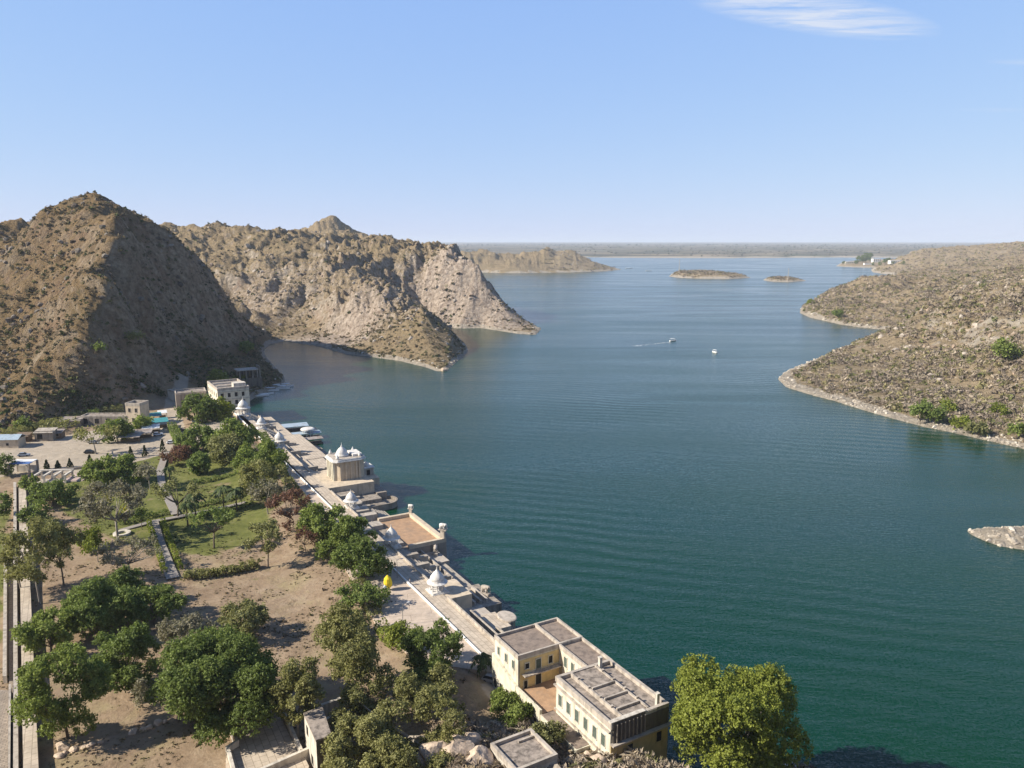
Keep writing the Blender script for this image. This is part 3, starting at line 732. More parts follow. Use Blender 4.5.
_seed = [100]
def tree(kind, px, py, wpx, top, label, name='tree', leafc='green', z=None, sn=None, group=None, n=None, sparse=1.0, cat='tree', trunk=True, leaf_px=1.75):
    """one tree: trunk foot at pixel (px, py), crown wpx pixels wide, its top at pixel row `top`"""
    _seed[0] += 1; rng = np.random.default_rng(_seed[0])
    p = ground_hit(px, py) if z is None else at(px, py, z)
    if sn: p = D(*sn)
    pm = ppm(p); k_ = pm * math.cos(math.atan2(CAM_Z - p[2], p[1]))
    w = wpx / pm
    # the top row of a crown w wide belongs to its far upper side
    dep = math.atan2(CAM_Z - p[2], p[1])
    H = max(1.0, ((py - top) / pm - 0.30 * w * math.sin(dep)) / math.cos(dep))
    lf = min(max(leaf_px / pm, 0.22), 0.95)
    o = empty(name, (p[0], p[1], p[2] - 0.05), rng.uniform(0, 6.28), label, cat, group)
    lm = LM[leafc]
    if kind == 'dense':
        h = H * 1.0; V, F, lc = crown(rng, w * 1.02, h, H - h / 2, lf, int((n or 22) * 1.35), lobe=(0.20, 0.38), flatbase=0.95, density=0.9 * sparse)
        mb = MB(); limbs(mb, rng, lc, H, max(0.09, w * 0.022), H * 0.22, (rng.normal(0, .2), rng.normal(0, .2)))
    elif kind == 'tall':
        h = H * 0.82; V, F, lc = crown(rng, w, h, H - h / 2, lf, n or 20, lobe=(0.24, 0.40), flatbase=0.9, density=0.62 * sparse)
        mb = MB(); limbs(mb, rng, lc, H, max(0.08, w * 0.02), H * 0.35, (rng.normal(0, .3), rng.normal(0, .3)), 9)
    elif kind == 'sparse':
        h = H * 0.66; V, F, lc = crown(rng, w, h, H - h / 2, lf, n or 26, lobe=(0.15, 0.27), flatbase=0.75, density=0.42 * sparse)
        mb = MB(); limbs(mb, rng, lc, H, max(0.08, w * 0.017), H * 0.34, (rng.normal(0, .3), rng.normal(0, .3)), 14)
    elif kind == 'umbrella':
        h = H * 0.5; V, F, lc = crown(rng, w, h, H - h / 2, lf, n or 22, lobe=(0.2, 0.36), flatbase=0.3, density=0.6 * sparse)
        mb = MB(); limbs(mb, rng, lc, H, max(0.08, w * 0.018), H * 0.42, (rng.normal(0, .3), rng.normal(0, .3)), 12)
    elif kind == 'bush':
        h = H; V, F, lc = crown(rng, w, h, H * 0.46, lf, n or 11, lobe=(0.32, 0.5), flatbase=0.4, density=0.8 * sparse)
        mb = MB(); limbs(mb, rng, lc, H, max(0.04, w * 0.016), H * 0.15, nl=6)
    elif kind == 'bare':
        V, F, Q = twigs(rng, w, H * 0.85, H * 0.15, 5 if w > 5 else 4, 8, max(0.05, w * 0.012))
        lm = TWIG
        mb = MB(); mb.tube([(0, 0, -0.5), (0, 0, 0), (0.03 * w * rng.normal(), 0, H * 0.17)], [max(.06, w * .02)] * 3)
    elif kind == 'conifer':
        m_ = int(180 * sparse); t = rng.uniform(0.06, 1, m_) ; a = rng.uniform(0, 6.28, m_)
        rr_ = (1 - t) * w / 2 * rng.uniform(0.6, 1.1, m_) + 0.05
        C = np.stack([rr_ * np.cos(a), rr_ * np.sin(a), t * H], 1)
        V, F = leaf_quads(rng, C, np.stack([np.cos(a), np.sin(a), 0.3 + 0 * a], 1), max(lf * .8, 0.35))
        mb = MB(); mb.tube([(0, 0, -0.4), (0, 0, H * 0.5)], [0.12, 0.06], 6)
    elif kind == 'palm':
        Vs = []; Fs = []; off = 0
        for i in range(15):
            a = 6.283 * i / 15 + rng.uniform(-.2, .2); e = rng.uniform(0.15, 1.0); L = w / 2 * rng.uniform(0.95, 1.2)
            pts = []
            for t in np.linspace(0, 1, 7):
                pts.append(np.array([math.cos(a) * L * t * (0.6 + 0.4 * math.cos(e)), math.sin(a) * L * t * (0.6 + 0.4 * math.cos(e)), H * 0.97 + L * (math.sin(e) * t - 1.15 * t * t)]))
            side = np.array([-math.sin(a), math.cos(a), 0])
            for j in range(1, 7):
                wd = 0.20 * L * math.sin(math.pi * min(1, 0.12 + j / 7)) + 0.03
                for sgn in (-1, 1):
                    q0, q1 = pts[j - 1], pts[j]
                    V4 = np.array([q0, q1, q1 + side * sgn * wd * .9 + np.array([0, 0, -wd * .6]) + (q1 - q0) * .3, q0 + side * sgn * wd + np.array([0, 0, -wd * .6]) + (q1 - q0) * .45])
                    Vs.append(V4); Fs.append(np.array([[0, 1, 2, 3]]) + off); off += 4
        V = np.concatenate(Vs); F = np.concatenate(Fs)
        mb = MB(); mb.tube([(0, 0, -0.4), (0.05, 0, H * .5), (0, 0.05, H * 0.97)], [0.26, 0.19, 0.16], 8)
    mb.build('trunk' if kind != 'bush' else 'stem', PALEBARK if leafc in ('pale', 'grey', 'lime') else BARK, o, True)
    add_mesh({'palm': 'fronds', 'bare': 'branches'}.get(kind, 'crown' if kind != 'bush' else 'foliage'), np_mesh('crown', V, F, lm), o)
    return o

# ------------------------------------------------------------------ scrub on the hills: nobody could count it
def tint_mat(name):
    m = bpy.data.materials.new(name); m.use_nodes = True; nt = m.node_tree; nt.nodes.clear()
    out = nt.nodes.new('ShaderNodeOutputMaterial')
    a = N(nt, 'ShaderNodeAttribute', attribute_name='tint'); geo = nt.nodes.new('ShaderNodeNewGeometry')
    v = fmath(nt, 'ADD', 0.72, fmath(nt, 'MULTIPLY', geo.outputs['Random Per Island'], 0.56))
    c = nt.nodes.new('ShaderNodeVectorMath'); c.operation = 'SCALE'; nt.links.new(a.outputs['Color'], c.inputs[0]); nt.links.new(v, c.inputs['Scale'])
    d = nt.nodes.new('ShaderNodeBsdfDiffuse'); t = nt.nodes.new('ShaderNodeBsdfTranslucent')
    nt.links.new(c.outputs[0], d.inputs[0]); nt.links.new(c.outputs[0], t.inputs[0])
    ms = nt.nodes.new('ShaderNodeMixShader'); ms.inputs[0].default_value = 0.18
    nt.links.new(d.outputs[0], ms.inputs[1]); nt.links.new(t.outputs[0], ms.inputs[2]); nt.links.new(ms.outputs[0], out.inputs[0])
    return m
TINT = tint_mat('scrub_leaf')
def scrub(name, P, rad, tints, nq=12, rng=None, squash=0.8, aspect=1.35):
    """P (n,3) feet, rad (n,), tints (n,3): one stuff mesh of small bushes"""
    rng = rng or np.random.default_rng(3)
    n = len(P)
    d = rng.normal(0, 1, (n, nq, 3)); d /= np.linalg.norm(d, axis=2, keepdims=True); d[..., 2] = np.abs(d[..., 2])
    C = P[:, None, :] + d * rad[:, None, None] * rng.uniform(0.45, 1.0, (n, nq, 1)) * np.array([1, 1, squash * 1.25])
    C = C.reshape(-1, 3); nr = (d * 0.7 + np.array([0, 0, 0.4])).reshape(-1, 3)
    V, F = leaf_quads(rng, C, nr, np.repeat(rad * (0.72 if aspect < 2 else 0.4), nq)[:, None], aspect=aspect)
    me = np_mesh(name, V, F, TINT)
    T = np.ones((len(V), 4), np.float32); T[:, :3] = np.repeat(tints, nq * 4, axis=0)
    ca = me.color_attributes.new('tint', 'FLOAT_COLOR', 'POINT'); ca.data.foreach_set('color', T.ravel())
    o = add_mesh(name, me); o['kind'] = 'stuff'
    return o
def palette(rng, n, cols, wts, jit=0.18):
    cols = np.array(cols); i = rng.choice(len(cols), n, p=np.array(wts) / sum(wts))
    return np.clip(cols[i] * rng.uniform(1 - jit, 1 + jit, (n, 1)), 0.01, 1)

def hill_scrub(TV):
    rng = np.random.default_rng(77)
    x, y, z = TV[:, 0], TV[:, 1], TV[:, 2]
    r = np.hypot(x, y)
    gd = ring_sd(garden_ring, x, y)
    infr = (y > 60) & (np.abs(x) < 0.80 * y + 40) & (z > 1.2)
    cl = fbm(x, y, 38, 3, seed=21)                       # where bushes gather
    ga = fbm(x, y, 14, 2, seed=23)
    # left hills
    pr = np.where(infr & (x < 130) & (y > 300) & (gd < -2) & (r < 3200), np.clip(0.09 + 0.26 * (cl + 0.5 * ga), 0.03, 0.26), 0)
    # thicker low on the shaded flank and at the foot
    foot = (pr > 0) & (z < 18) & (z > 4) & (y < 480)
    pr = np.where(foot, pr + 0.10, pr)
    shade = (pr > 0) & (x > -290) & (y < 640) & (z < 115)
    dx_ = x - np.interp(y, [330, 420, 540, 660], [-205, -215, -270, -235])
    pr = np.where(shade & (dx_ > 0), pr + 0.07, pr)
    s = np.nonzero(rng.random(len(x)) < pr)[0]
    n = len(s)
    rad = rng.uniform(0.35, 1.0, n) ** 1.8 * 1.55 * np.where(r[s] > 1500, 2.4, 1.0 + r[s] / 1800)
    t = palette(rng, n, [(0.120, 0.108, 0.058), (0.155, 0.132, 0.076), (0.200, 0.158, 0.096), (0.110, 0.118, 0.048), (0.240, 0.190, 0.120)], [4, 4, 4, 3.0, 3])
    ft = foot[s] & (rng.random(n) < .6); t[ft] = palette(rng, ft.sum(), [(0.07, 0.085, 0.03), (0.11, 0.115, 0.05), (0.05, 0.065, 0.025)], [3, 2, 2])
    scrub('hill_scrub', TV[s].astype(float) - [0, 0, 0.15], rad, t, 11, rng)
    # right-hand hills: grey leafless thicket with green strays
    pr = np.where(infr & (x > 100) & (y > 250) & (r < 3000) & (z > 1.8), np.clip(0.19 + 0.30 * (cl + 0.5 * ga), 0.03, 0.40), 0)
    pr *= np.where(r > 1000, 1.5, 1.0)
    s = np.nonzero(rng.random(len(x)) < pr)[0]; n = len(s)
    rad = rng.uniform(0.45, 1.3, n) ** 1.4 * 1.45 * (1.0 + r[s] / 1500)
    t = palette(rng, n, [(0.27, 0.22, 0.17), (0.215, 0.172, 0.13), (0.35, 0.29, 0.215), (0.25, 0.22, 0.11), (0.14, 0.150, 0.055)], [5, 3, 5, 4.4, 2.0])
    scrub('thicket', TV[s].astype(float) - [0, 0, 0.15], rad, t, 15, rng, 0.85, 2.3)
    # islands in the lake
    ipl = np.maximum.reduce([ring_sd(q, x, y) for q in (isle_long, isle_short)])
    s = np.nonzero((ipl > 6) & (rng.random(len(x)) < 0.5))[0]
    t = palette(rng, len(s), [(0.20, 0.15, 0.09), (0.13, 0.11, 0.06), (0.07, 0.07, 0.04)], [4, 3, 2])
    scrub('island_scrub', TV[s].astype(float), rng.uniform(1.2, 2.6, len(s)), t, 10, rng)
    # trees and hedges dotted over the far plain
    m = 3600
    yy = 4560 + 9000 * rng.random(m) ** 1.6; xx = (rng.random(m) * 1.5 - 0.78) * yy
    c2 = fbm(xx, yy, 500, 3, seed=41); kp = (c2 > -0.10) & (ring_sd(far_shore, xx, yy) > 60); xx, yy = xx[kp], yy[kp]
    zz = height(xx, yy)
    t = palette(rng, len(xx), [(0.090, 0.092, 0.056), (0.13, 0.12, 0.08), (0.075, 0.085, 0.045)], [4, 3, 3])
    scrub('far_woodland', np.stack([xx, yy, zz], 1), rng.uniform(5, 12, len(xx)) * (yy / 6500), t, 9, rng, 0.6)
    # pale dry brush crowding the foot of the mansion
    m = 2600
    ss = np.where(rng.random(m) < 0.55, rng.uniform(172.8, 192, m), rng.uniform(152, 190, m)); nn = np.where(ss > 172.8, rng.uniform(-9, 17, m), rng.uniform(-13, -2.6, m))
    P = np.array([D(a, b_) for a, b_ in zip(ss, nn)]); kp = fbm(P[:, 0], P[:, 1], 5, 2, seed=95) > -0.25; P = P[kp]
    P[:, 2] = height(P[:, 0], P[:, 1]) - 0.1
    t = palette(rng, len(P), [(0.36, 0.30, 0.23), (0.29, 0.235, 0.175), (0.42, 0.35, 0.25), (0.16, 0.155, 0.07)], [5, 4, 3, 1])
    scrub('dry_brush', P, rng.uniform(0.45, 1.15, len(P)), t, 34, rng, 1.0, 4.2)
    # dry foreground thicket on the slope below the camera
    m = 9000
    xx = rng.uniform(-70, 75, m); yy = rng.uniform(84, 122, m); zz = height(xx, yy)
    sd_ = ring_sd(west_shore, xx, yy); gd = ring_sd(garden_ring, xx, yy)
    kp = (gd < 1.0) & (sd_ > 1.0) & (fbm(xx, yy, 9, 3, seed=51) > -0.12 + np.where(xx < -15, 0.35, 0)); xx, yy, zz = xx[kp], yy[kp], zz[kp]
    t = palette(rng, len(xx), [(0.26, 0.21, 0.155), (0.21, 0.165, 0.12), (0.30, 0.24, 0.15), (0.13, 0.125, 0.055)], [5, 4, 3, 1.3])
    scrub('dry_undergrowth', np.stack([xx, yy, zz - 0.1], 1), rng.uniform(0.30, 0.85, len(xx)), t, 30, rng, 1.1, 3.6)

# ------------------------------------------------------------------ loose rock, litter and tufts
ICO = None
def stones(name, P, size, tints, rng, squash=0.7):
    """many small angular stones as one stuff mesh"""
    global ICO
    if ICO is None:
        bm = bmesh.new(); bmesh.ops.create_icosphere(bm, subdivisions=1, radius=1.0)
        ICO = (np.array([v.co[:] for v in bm.verts]), np.array([[v.index for v in f.verts] for f in bm.faces])); bm.free()
    iv, fi = ICO; n = len(P); m = len(iv)
    a = rng.uniform(0, 6.28, n); ca, sa = np.cos(a), np.sin(a)
    sh = rng.uniform(0.6, 1.25, (n, m, 1)) * iv[None] * rng.uniform(0.6, 1.3, (n, 1, 3)) * np.array([1, 1, squash])
    V = np.empty_like(sh)
    V[..., 0] = sh[..., 0] * ca[:, None] - sh[..., 1] * sa[:, None]; V[..., 1] = sh[..., 0] * sa[:, None] + sh[..., 1] * ca[:, None]; V[..., 2] = sh[..., 2]
    V = (V * size[:, None, None] + P[:, None, :]).reshape(-1, 3)
    F = (fi[None] + (np.arange(n) * m)[:, None, None]).reshape(-1, 3)
    me = np_mesh(name, V, F, STONE)
    T = np.ones((len(V), 4), np.float32); T[:, :3] = np.repeat(tints, m, axis=0)
    ca_ = me.color_attributes.new('tint', 'FLOAT_COLOR', 'POINT'); ca_.data.foreach_set('color', T.ravel())
    o = add_mesh(name, me); o['kind'] = 'stuff'
    return o
def _stone_mat():
    m, nt, b, out = new_mat('loose_stone')
    a = N(nt, 'ShaderNodeAttribute', attribute_name='tint'); pos = geo_pos(nt)
    v = ramp(nt, noise(nt, 0.8, 5, 0.65, pos), [(0.3, 0.6), (0.7, 1.15)])
    nt.links.new(mix(nt, 1.0, a.outputs['Color'], v, 'MULTIPLY'), b.inputs['Base Color']); b.inputs['Specular IOR Level'].default_value = 0.1
    bump(nt, b, noise(nt, 1.6, 5, 0.65, pos), 0.6, 0.3)
    return m
STONE = _stone_mat()

def loose_ground(TV):
    rng = np.random.default_rng(123)
    x, y, z = TV[:, 0], TV[:, 1], TV[:, 2]; r = np.hypot(x, y)
    infr = (y > 60) & (np.abs(x) < 0.74 * y + 20) & (z > 0.05) & (r < 1700)
    gd = ring_sd(garden_ring, x, y)
    sd = np.maximum.reduce([ring_sd(q, x, y) for q in RINGS[:3]])
    west = x < 110
    oc = fbm(x, y, 55, 3, ridged=True, seed=61)            # outcrops follow broken lines
    pr = np.where(infr & (gd < -3) & (z > 6), np.where(west, np.clip(0.02 + 0.10 * (oc - 0.45), 0.002, 0.10), np.clip(0.012 + 0.16 * (oc - 0.62), 0.001, 0.10)), 0)
    s = np.nonzero(rng.random(len(x)) < pr)[0]; n = len(s)
    sz = (0.3 + 1.5 * rng.random(n) ** 3.0) * (0.75 + r[s] / 900)
    t = palette(rng, n, [(0.42, 0.36, 0.29), (0.30, 0.24, 0.18), (0.36, 0.27, 0.195), (0.20, 0.16, 0.125)], [4, 4, 2, 2])
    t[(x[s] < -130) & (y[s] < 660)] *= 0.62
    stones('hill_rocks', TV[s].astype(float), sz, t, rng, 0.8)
    pr = np.where(infr & (sd > -1.5) & (sd < 7) & (gd < -3), np.where(west, 0.10, 0.22) * np.clip(0.6 + 1.4 * fbm(x, y, 22, 2, seed=71), 0.1, 1.5), 0)
    s = np.nonzero((rng.random(len(x)) < pr))[0]; n = len(s)
    sz = (0.25 + 0.9 * rng.random(n) ** 2.2) * (0.7 + r[s] / 900)
    t = palette(rng, n, [(0.56, 0.50, 0.41), (0.44, 0.38, 0.30), (0.33, 0.28, 0.22)], [3, 3, 2])
    stones('shore_rocks', TV[s].astype(float), sz, t, rng, 0.65)
    # dry tufts, weeds and litter over the garden soil
    m = 26000
    ss = rng.uniform(-70, 140, m); nn = rng.uniform(-98, -6, m)
    P = np.array([D(a, b) for a, b in zip(ss, nn)]); xx, yy = P[:, 0], P[:, 1]
    k_ = fbm(xx, yy, 12, 3, seed=81) + 0.4 * fbm(xx, yy, 3, 2, seed=83)
    lw = np.maximum(ring_sd(lawn_ring, xx, yy), ring_sd(lawn2_ring, xx, yy))
    kp = (k_ > 0.02) & (np.maximum.reduce([ring_sd(q, xx, yy) for q in (road_ring, park_ring, track_ring)]) < -1)
    xx, yy, lw = xx[kp], yy[kp], lw[kp]; zz = height(xx, yy)
    n = len(xx)
    t = palette(rng, n, [(0.30, 0.24, 0.14), (0.22, 0.175, 0.105), (0.15, 0.115, 0.075), (0.12, 0.125, 0.045)], [4, 3, 3, 1.6])
    g = lw > 0; t[g] = palette(rng, int(g.sum()), [(0.12, 0.13, 0.04), (0.18, 0.175, 0.065), (0.08, 0.095, 0.03), (0.22, 0.19, 0.08)], [3, 3, 2, 1])
    scrub('dry_tufts', np.stack([xx, yy, zz - 0.04], 1), rng.uniform(0.10, 0.34, n) * np.where(rng.random(n) < 0.05, 2.3, 1.0), t, 8, rng, 0.7, 1.8)
# ------------------------------------------------------------------ masonry materials
def paving_mat(name, c1, c2, mortar, sx, sy, rot=0.0, stain=(0.2, 0.17, 0.13)):
    m, nt, b, out = new_mat(name)
    pos = geo_pos(nt)
    mp = nt.nodes.new('ShaderNodeMapping'); mp.inputs['Rotation'].default_value = (0, 0, -rot); nt.links.new(pos, mp.inputs[0])
    br = nt.nodes.new('ShaderNodeTexBrick'); nt.links.new(mp.outputs[0], br.inputs['Vector'])
    br.inputs['Color1'].default_value = (*c1, 1); br.inputs['Color2'].default_value = (*c2, 1); br.inputs['Mortar'].default_value = (*mortar, 1)
    br.inputs['Scale'].default_value = 1.0; br.inputs['Brick Width'].default_value = sx; br.inputs['Row Height'].default_value = sy; br.inputs['Mortar Size'].default_value = 0.05
    v = ramp(nt, noise(nt, 0.5, 6, 0.65, pos, 0.3), [(0.3, 0.72), (0.7, 1.12)])
    c = mix(nt, 1.0, br.outputs['Color'], v, 'MULTIPLY')
    c = mix(nt, ramp(nt, noise(nt, 0.16, 6, 0.7, pos, 0.6), [(0.52, 0.0), (0.7, 0.7)]), c, stain)
    nt.links.new(c, b.inputs['Base Color']); bump(nt, b, br.outputs['Fac'], -0.3, 0.03)
    return m
def weathered(name, col, streak=(0.10, 0.085, 0.07), amt=0.75, lo=0.48):
    """plaster or stone with dark runs of damp down it"""
    m, nt, b, out = new_mat(name)
    pos = geo_pos(nt)
    mp = nt.nodes.new('ShaderNodeMapping'); mp.inputs['Scale'].default_value = (0.9, 0.9, 0.14); nt.links.new(pos, mp.inputs[0])
    f1 = noise(nt, 1.0, 6, 0.65, mp.outputs[0], 0.2); f2 = noise(nt, 0.55, 6, 0.65, pos, 0.4)
    c = ramp(nt, f2, [(0.3, tuple(q * 0.78 for q in col)), (0.7, tuple(min(.85, q * 1.1) for q in col))])
    c = mix(nt, ramp(nt, f1, [(lo, 0.0), (lo + 0.2, amt)]), c, streak)
    c = mix(nt, ramp(nt, noise(nt, 2.6, 4, 0.6, pos), [(0.6, 0.0), (0.75, 0.5)]), c, tuple(q * 0.6 for q in col))
    nt.links.new(c, b.inputs['Base Color']); bump(nt, b, noise(nt, 3.0, 5, 0.6, pos), 0.3, 0.06)
    return m
M_PAVE = paving_mat('pale_paving', (0.54, 0.455, 0.35), (0.47, 0.39, 0.30), (0.30, 0.245, 0.185), 1.6, 1.1, DAM_ROT, (0.32, 0.26, 0.20))
M_ROADPAVE = paving_mat('grey_pink_paving', (0.54, 0.435, 0.335), (0.485, 0.39, 0.30), (0.31, 0.235, 0.175), 9.0, 2.6, DAM_ROT + 1.25, (0.27, 0.225, 0.19))
M_STEP = weathered('step_stone', (0.40, 0.345, 0.275), (0.17, 0.145, 0.115), 0.7, 0.5)
M_WALLSTONE = weathered('wall_stone', (0.33, 0.28, 0.225), (0.09, 0.078, 0.065), 0.8, 0.46)
M_MARBLE = weathered('white_marble', (0.68, 0.645, 0.59), (0.30, 0.265, 0.22), 0.6, 0.5)
M_LIME = weathered('lime_wash', (0.60, 0.545, 0.46), (0.20, 0.17, 0.135), 0.75, 0.48)
M_CREAM = weathered('cream_plaster', (0.66, 0.61, 0.475), (0.24, 0.20, 0.145), 0.7, 0.5)
M_YELLOW = weathered('yellow_plaster', (0.68, 0.52, 0.25), (0.34, 0.25, 0.12), 0.6, 0.52)
M_STAIN_SHADE = weathered('stain_shade_plaster', (0.15, 0.13, 0.105), (0.05, 0.045, 0.04), 0.8, 0.48)  # black weathered plaster; on the lookout block it also carries painted shade
M_ROOF = weathered('roof_lime', (0.36, 0.30, 0.245), (0.095, 0.08, 0.067), 0.85, 0.43)
M_ROOFRED = weathered('roof_brown', (0.265, 0.208, 0.165), (0.115, 0.092, 0.078), 0.75, 0.45)
M_COPING = weathered('coping', (0.46, 0.40, 0.33), (0.16, 0.135, 0.11), 0.75, 0.47)
M_CLAY = simple_mat('brown_clay_floor', (0.37, 0.235, 0.14), 0.2, 0.8, stain=(0.27, 0.19, 0.13), world=True)
M_TAN = weathered('tan_stone', (0.56, 0.46, 0.335), (0.22, 0.17, 0.12), 0.6, 0.52)
M_DARK = simple_mat('dark_opening', (0.022, 0.02, 0.018), 0.2, 2, bmp=0)
M_SHUTTER = simple_mat('green_shutter', (0.085, 0.105, 0.085), 0.3, 3, bmp=0.1)
M_WHITEPAINT = simple_mat('white_paint', (0.74, 0.72, 0.68), 0.12, 2, bmp=0.05, world=True)
M_STEEL = simple_mat('grey_steel', (0.30, 0.30, 0.30), 0.2, 3, rough=0.5, metal=0.6, bmp=0)
M_TINBLUE = simple_mat('blue_grey_tin', (0.33, 0.40, 0.45), 0.18, 1.2, rough=0.5, stain=(0.2, 0.19, 0.17))
M_TIN = simple_mat('rusty_tin', (0.30, 0.26, 0.225), 0.3, 1.0, rough=0.6, stain=(0.19, 0.12, 0.08))
M_TEAL = simple_mat('teal_tarpaulin', (0.06, 0.25, 0.26), 0.25, 1.2, rough=0.55)
M_BLUE = simple_mat('blue_tarpaulin', (0.09, 0.16, 0.34), 0.25, 1.2, rough=0.55)
M_WHITECLOTH = simple_mat('white_cloth', (0.66, 0.66, 0.64), 0.12, 1.5)
M_YELLOWCLOTH = simple_mat('yellow_cloth', (0.75, 0.55, 0.03), 0.15, 1.5)
M_WOOD = simple_mat('old_wood', (0.17, 0.12, 0.08), 0.3, 3)
M_ROCK = simple_mat('tan_rock', (0.52, 0.405, 0.30), 0.3, 0.8, stain=(0.14, 0.11, 0.085), stain_scale=0.6, bmp=0.8)
M_RUBBLE = paving_mat('rubble_wall', (0.36, 0.30, 0.235), (0.27, 0.225, 0.18), (0.17, 0.14, 0.11), 0.9, 0.5, 0.4)
M_GRAVEL = simple_mat('path_gravel', (0.27, 0.24, 0.21), 0.2, 1.5, stain=(0.27, 0.235, 0.19), world=True)

def dam_thing(name, s, n, z, label, cat, group=None, rot=0.0):
    return empty(name, D(s, n, z), DAM_ROT + rot, label, cat, group)

# ------------------------------------------------------------------ the dam
def build_dam():
    # promenade
    pv = MB()
    pv.prism([D(-122, -2)[:2], D(-112, 2)[:2], D(-80, 2.6)[:2], D(-11, -2.5)[:2], D(30, -5)[:2], D(70, -9)[:2], D(112, -13.5)[:2], D(128, -12)[:2], D(133, -8)[:2], D(139, -2)[:2], D(140.6, -0.25)[:2], D(-122, -0.25)[:2]], 4.2, DAM_Z)
    o = pv.build('promenade_pavement', M_ROADPAVE); o['kind'] = 'structure'
    t = dam_thing('dam', 0, 0, 0, 'long pale stone dam with a promenade and stepped landings down to the lake', 'dam')
    # local frame: x along the dam, y to the water, z up
    w = MB()
    w.box(-124, 140.9, 0.055, 4.6, -2, DAM_Z)                                    # upper walk
    w.build('upper_walk', M_PAVE, t)
    kb = MB(); kb.box(-124, 140.6, -0.24, 0.05, 4, DAM_Z + 0.4); kb.build('painted_kerb', M_WHITEPAINT, t)
    def steps(name, x0, x1, y0, z0, y1, z1, n, mat=M_STEP):
        m = MB()
        for i in range(n):
            a = y0 + (y1 - y0) * i / n; b = y0 + (y1 - y0) * (i + 1) / n; z = z0 + (z1 - z0) * (i + 1) / n
            m.box(x0, x1, a, b, -3, z)
        return m.build(name, mat, t)
    steps('steps', -122, -72, 4.61, 7, 11.5, 3.2, 8)
    steps('steps', -71.9, -30.2, 4.61, 7, 8.4, 4.4, 6)
    steps('steps', -30, -4.2, 4.61, 7, 9.4, 4.2, 6)
    a = MB(); a.box(-72, -30.1, 8.41, 18.4, -3, 4.3); a.box(-30.1, -17, 9.41, 16.6, -3, 4.1); a.box(-122, -72.2, 11.51, 17.0, -3, 2.9); a.build('landing', M_PAVE, t)
    steps('water_steps', -71, -20, 18.41, 4.0, 22.5, -0.4, 7, M_WALLSTONE)
    steps('water_steps', -121, -73, 17.01, 2.7, 20.5, -0.4, 5, M_WALLSTONE)
    # the court the pavilion stands on
    p = MB(); p.box(-4, 17.0, 4.61, 20.2, -3, 7.01); p.box(-3.4, 9.4, 20.2, 24.8, -3, 5.6); p.build('pavilion_terrace', M_TAN, t)
    p = MB()
    p.box(17.01, 20.5, 4.61, 12.4, -3, 5.3); p.box(9.4, 19.5, 20.21, 23.6, -3, 3.6); p.box(17.05, 24, 12.41, 20.2, -3, 3.2); p.box(24, 27, 14, 21, -3, 2.0)
    p.build('lower_terrace', M_WALLSTONE, t)
    b = MB(); b.lathe([(4.6, -3), (4.5, 1.6), (4.7, 1.65), (4.7, 2.1), (4.1, 2.1), (4.1, 1.2)], 24, (22.5, 21.2)); b.build('round_bastion', M_WALLSTONE, t)
    steps('steps', 20.6, 47.4, 4.61, 6.6, 13.8, 2.4, 9)
    steps('water_steps', 27.1, 47.4, 13.81, 2.2, 21.5, -0.6, 8)
    for k_, (x0, x1, y0) in enumerate([(30, 33.6, 5.2), (36.5, 40, 5.0), (43, 46, 5.4)]):
        m = MB(); m.box(x0, x1, y0, y0 + 5.5, -2, 6.3, 0.15); m.build('buttress', M_COPING, t)
    # brown court by the water
    c = MB(); c.box(47.5, 72, 4.61, 21.0, -3, 4.6); c.build('court_wall', M_WALLSTONE, t)
    f = MB(); f.box(48.6, 71, 10.2, 19.7, 4.59, 4.67); f.build('court_floor', M_CLAY, t)
    pp = MB(); pp.box(47.5, 72, 19.7, 21.0, 4.59, 5.7); pp.box(47.5, 48.6, 10.2, 19.7, 4.59, 5.65); pp.box(71, 72, 10.2, 19.7, 4.59, 5.65); pp.build('court_parapet', M_TAN, t)
    m = MB(); m.box(50, 54, 4.7, 9.6, 4.5, 5.8); m.build('landing', M_COPING, t); m = MB(); m.box(62, 69, 4.7, 9.8, 4.5, 5.6); m.build('landing', M_COPING, t)
    steps('steps', 72.1, 98.9, 4.61, 6.7, 13.5, 3.0, 9)
    q = MB(); q.box(72.1, 79.9, 13.51, 18.2, -3, 2.7); q.build('landing', M_COPING, t); q = MB(); q.box(80, 96, 13.51, 17.0, -3, 2.2); q.build('landing', M_STEP, t)
    q = MB(); q.box(96.1, 108, 10.61, 18.4, -3, 2.6); q.build('landing', M_WALLSTONE, t)
    for y_ in (12.2, 13.8, 15.4):
        c = MB(); c.box(98, 106, y_, y_ + .5, 2.6, 3.4); c.build('low_wall', M_COPING, t)
    # the projecting kiosk platform and the portico in its lee
    q = MB(); q.box(99, 108.2, 4.61, 10.6, -3, 6.8); q.build('kiosk_platform', M_TAN, t)
    q = MB(); q.box(108.21, 113.5, 7.6, 13.0, 3.1, 3.5)
    q.build('portico_roof', M_COPING, t)
    for x, y in [(109, 8.2), (113, 8.2), (109, 12.4), (113, 12.4), (111, 12.4), (113, 10.8)]:
        c = MB(); c.lathe([(0.26, 0.2), (0.26, 0.5), (0.17, 0.6), (0.17, 2.8), (0.3, 3.1)], 8, (x, y)); c.build('column', M_COPING, t)
    # the long stepped strips towards the mansion
    steps('steps', 108.3, 141, 4.61, 6.6, 7.5, 4.6, 3)
    steps('steps', 113.6, 141, 7.51, 4.4, 9.6, 3.6, 2, M_WALLSTONE)
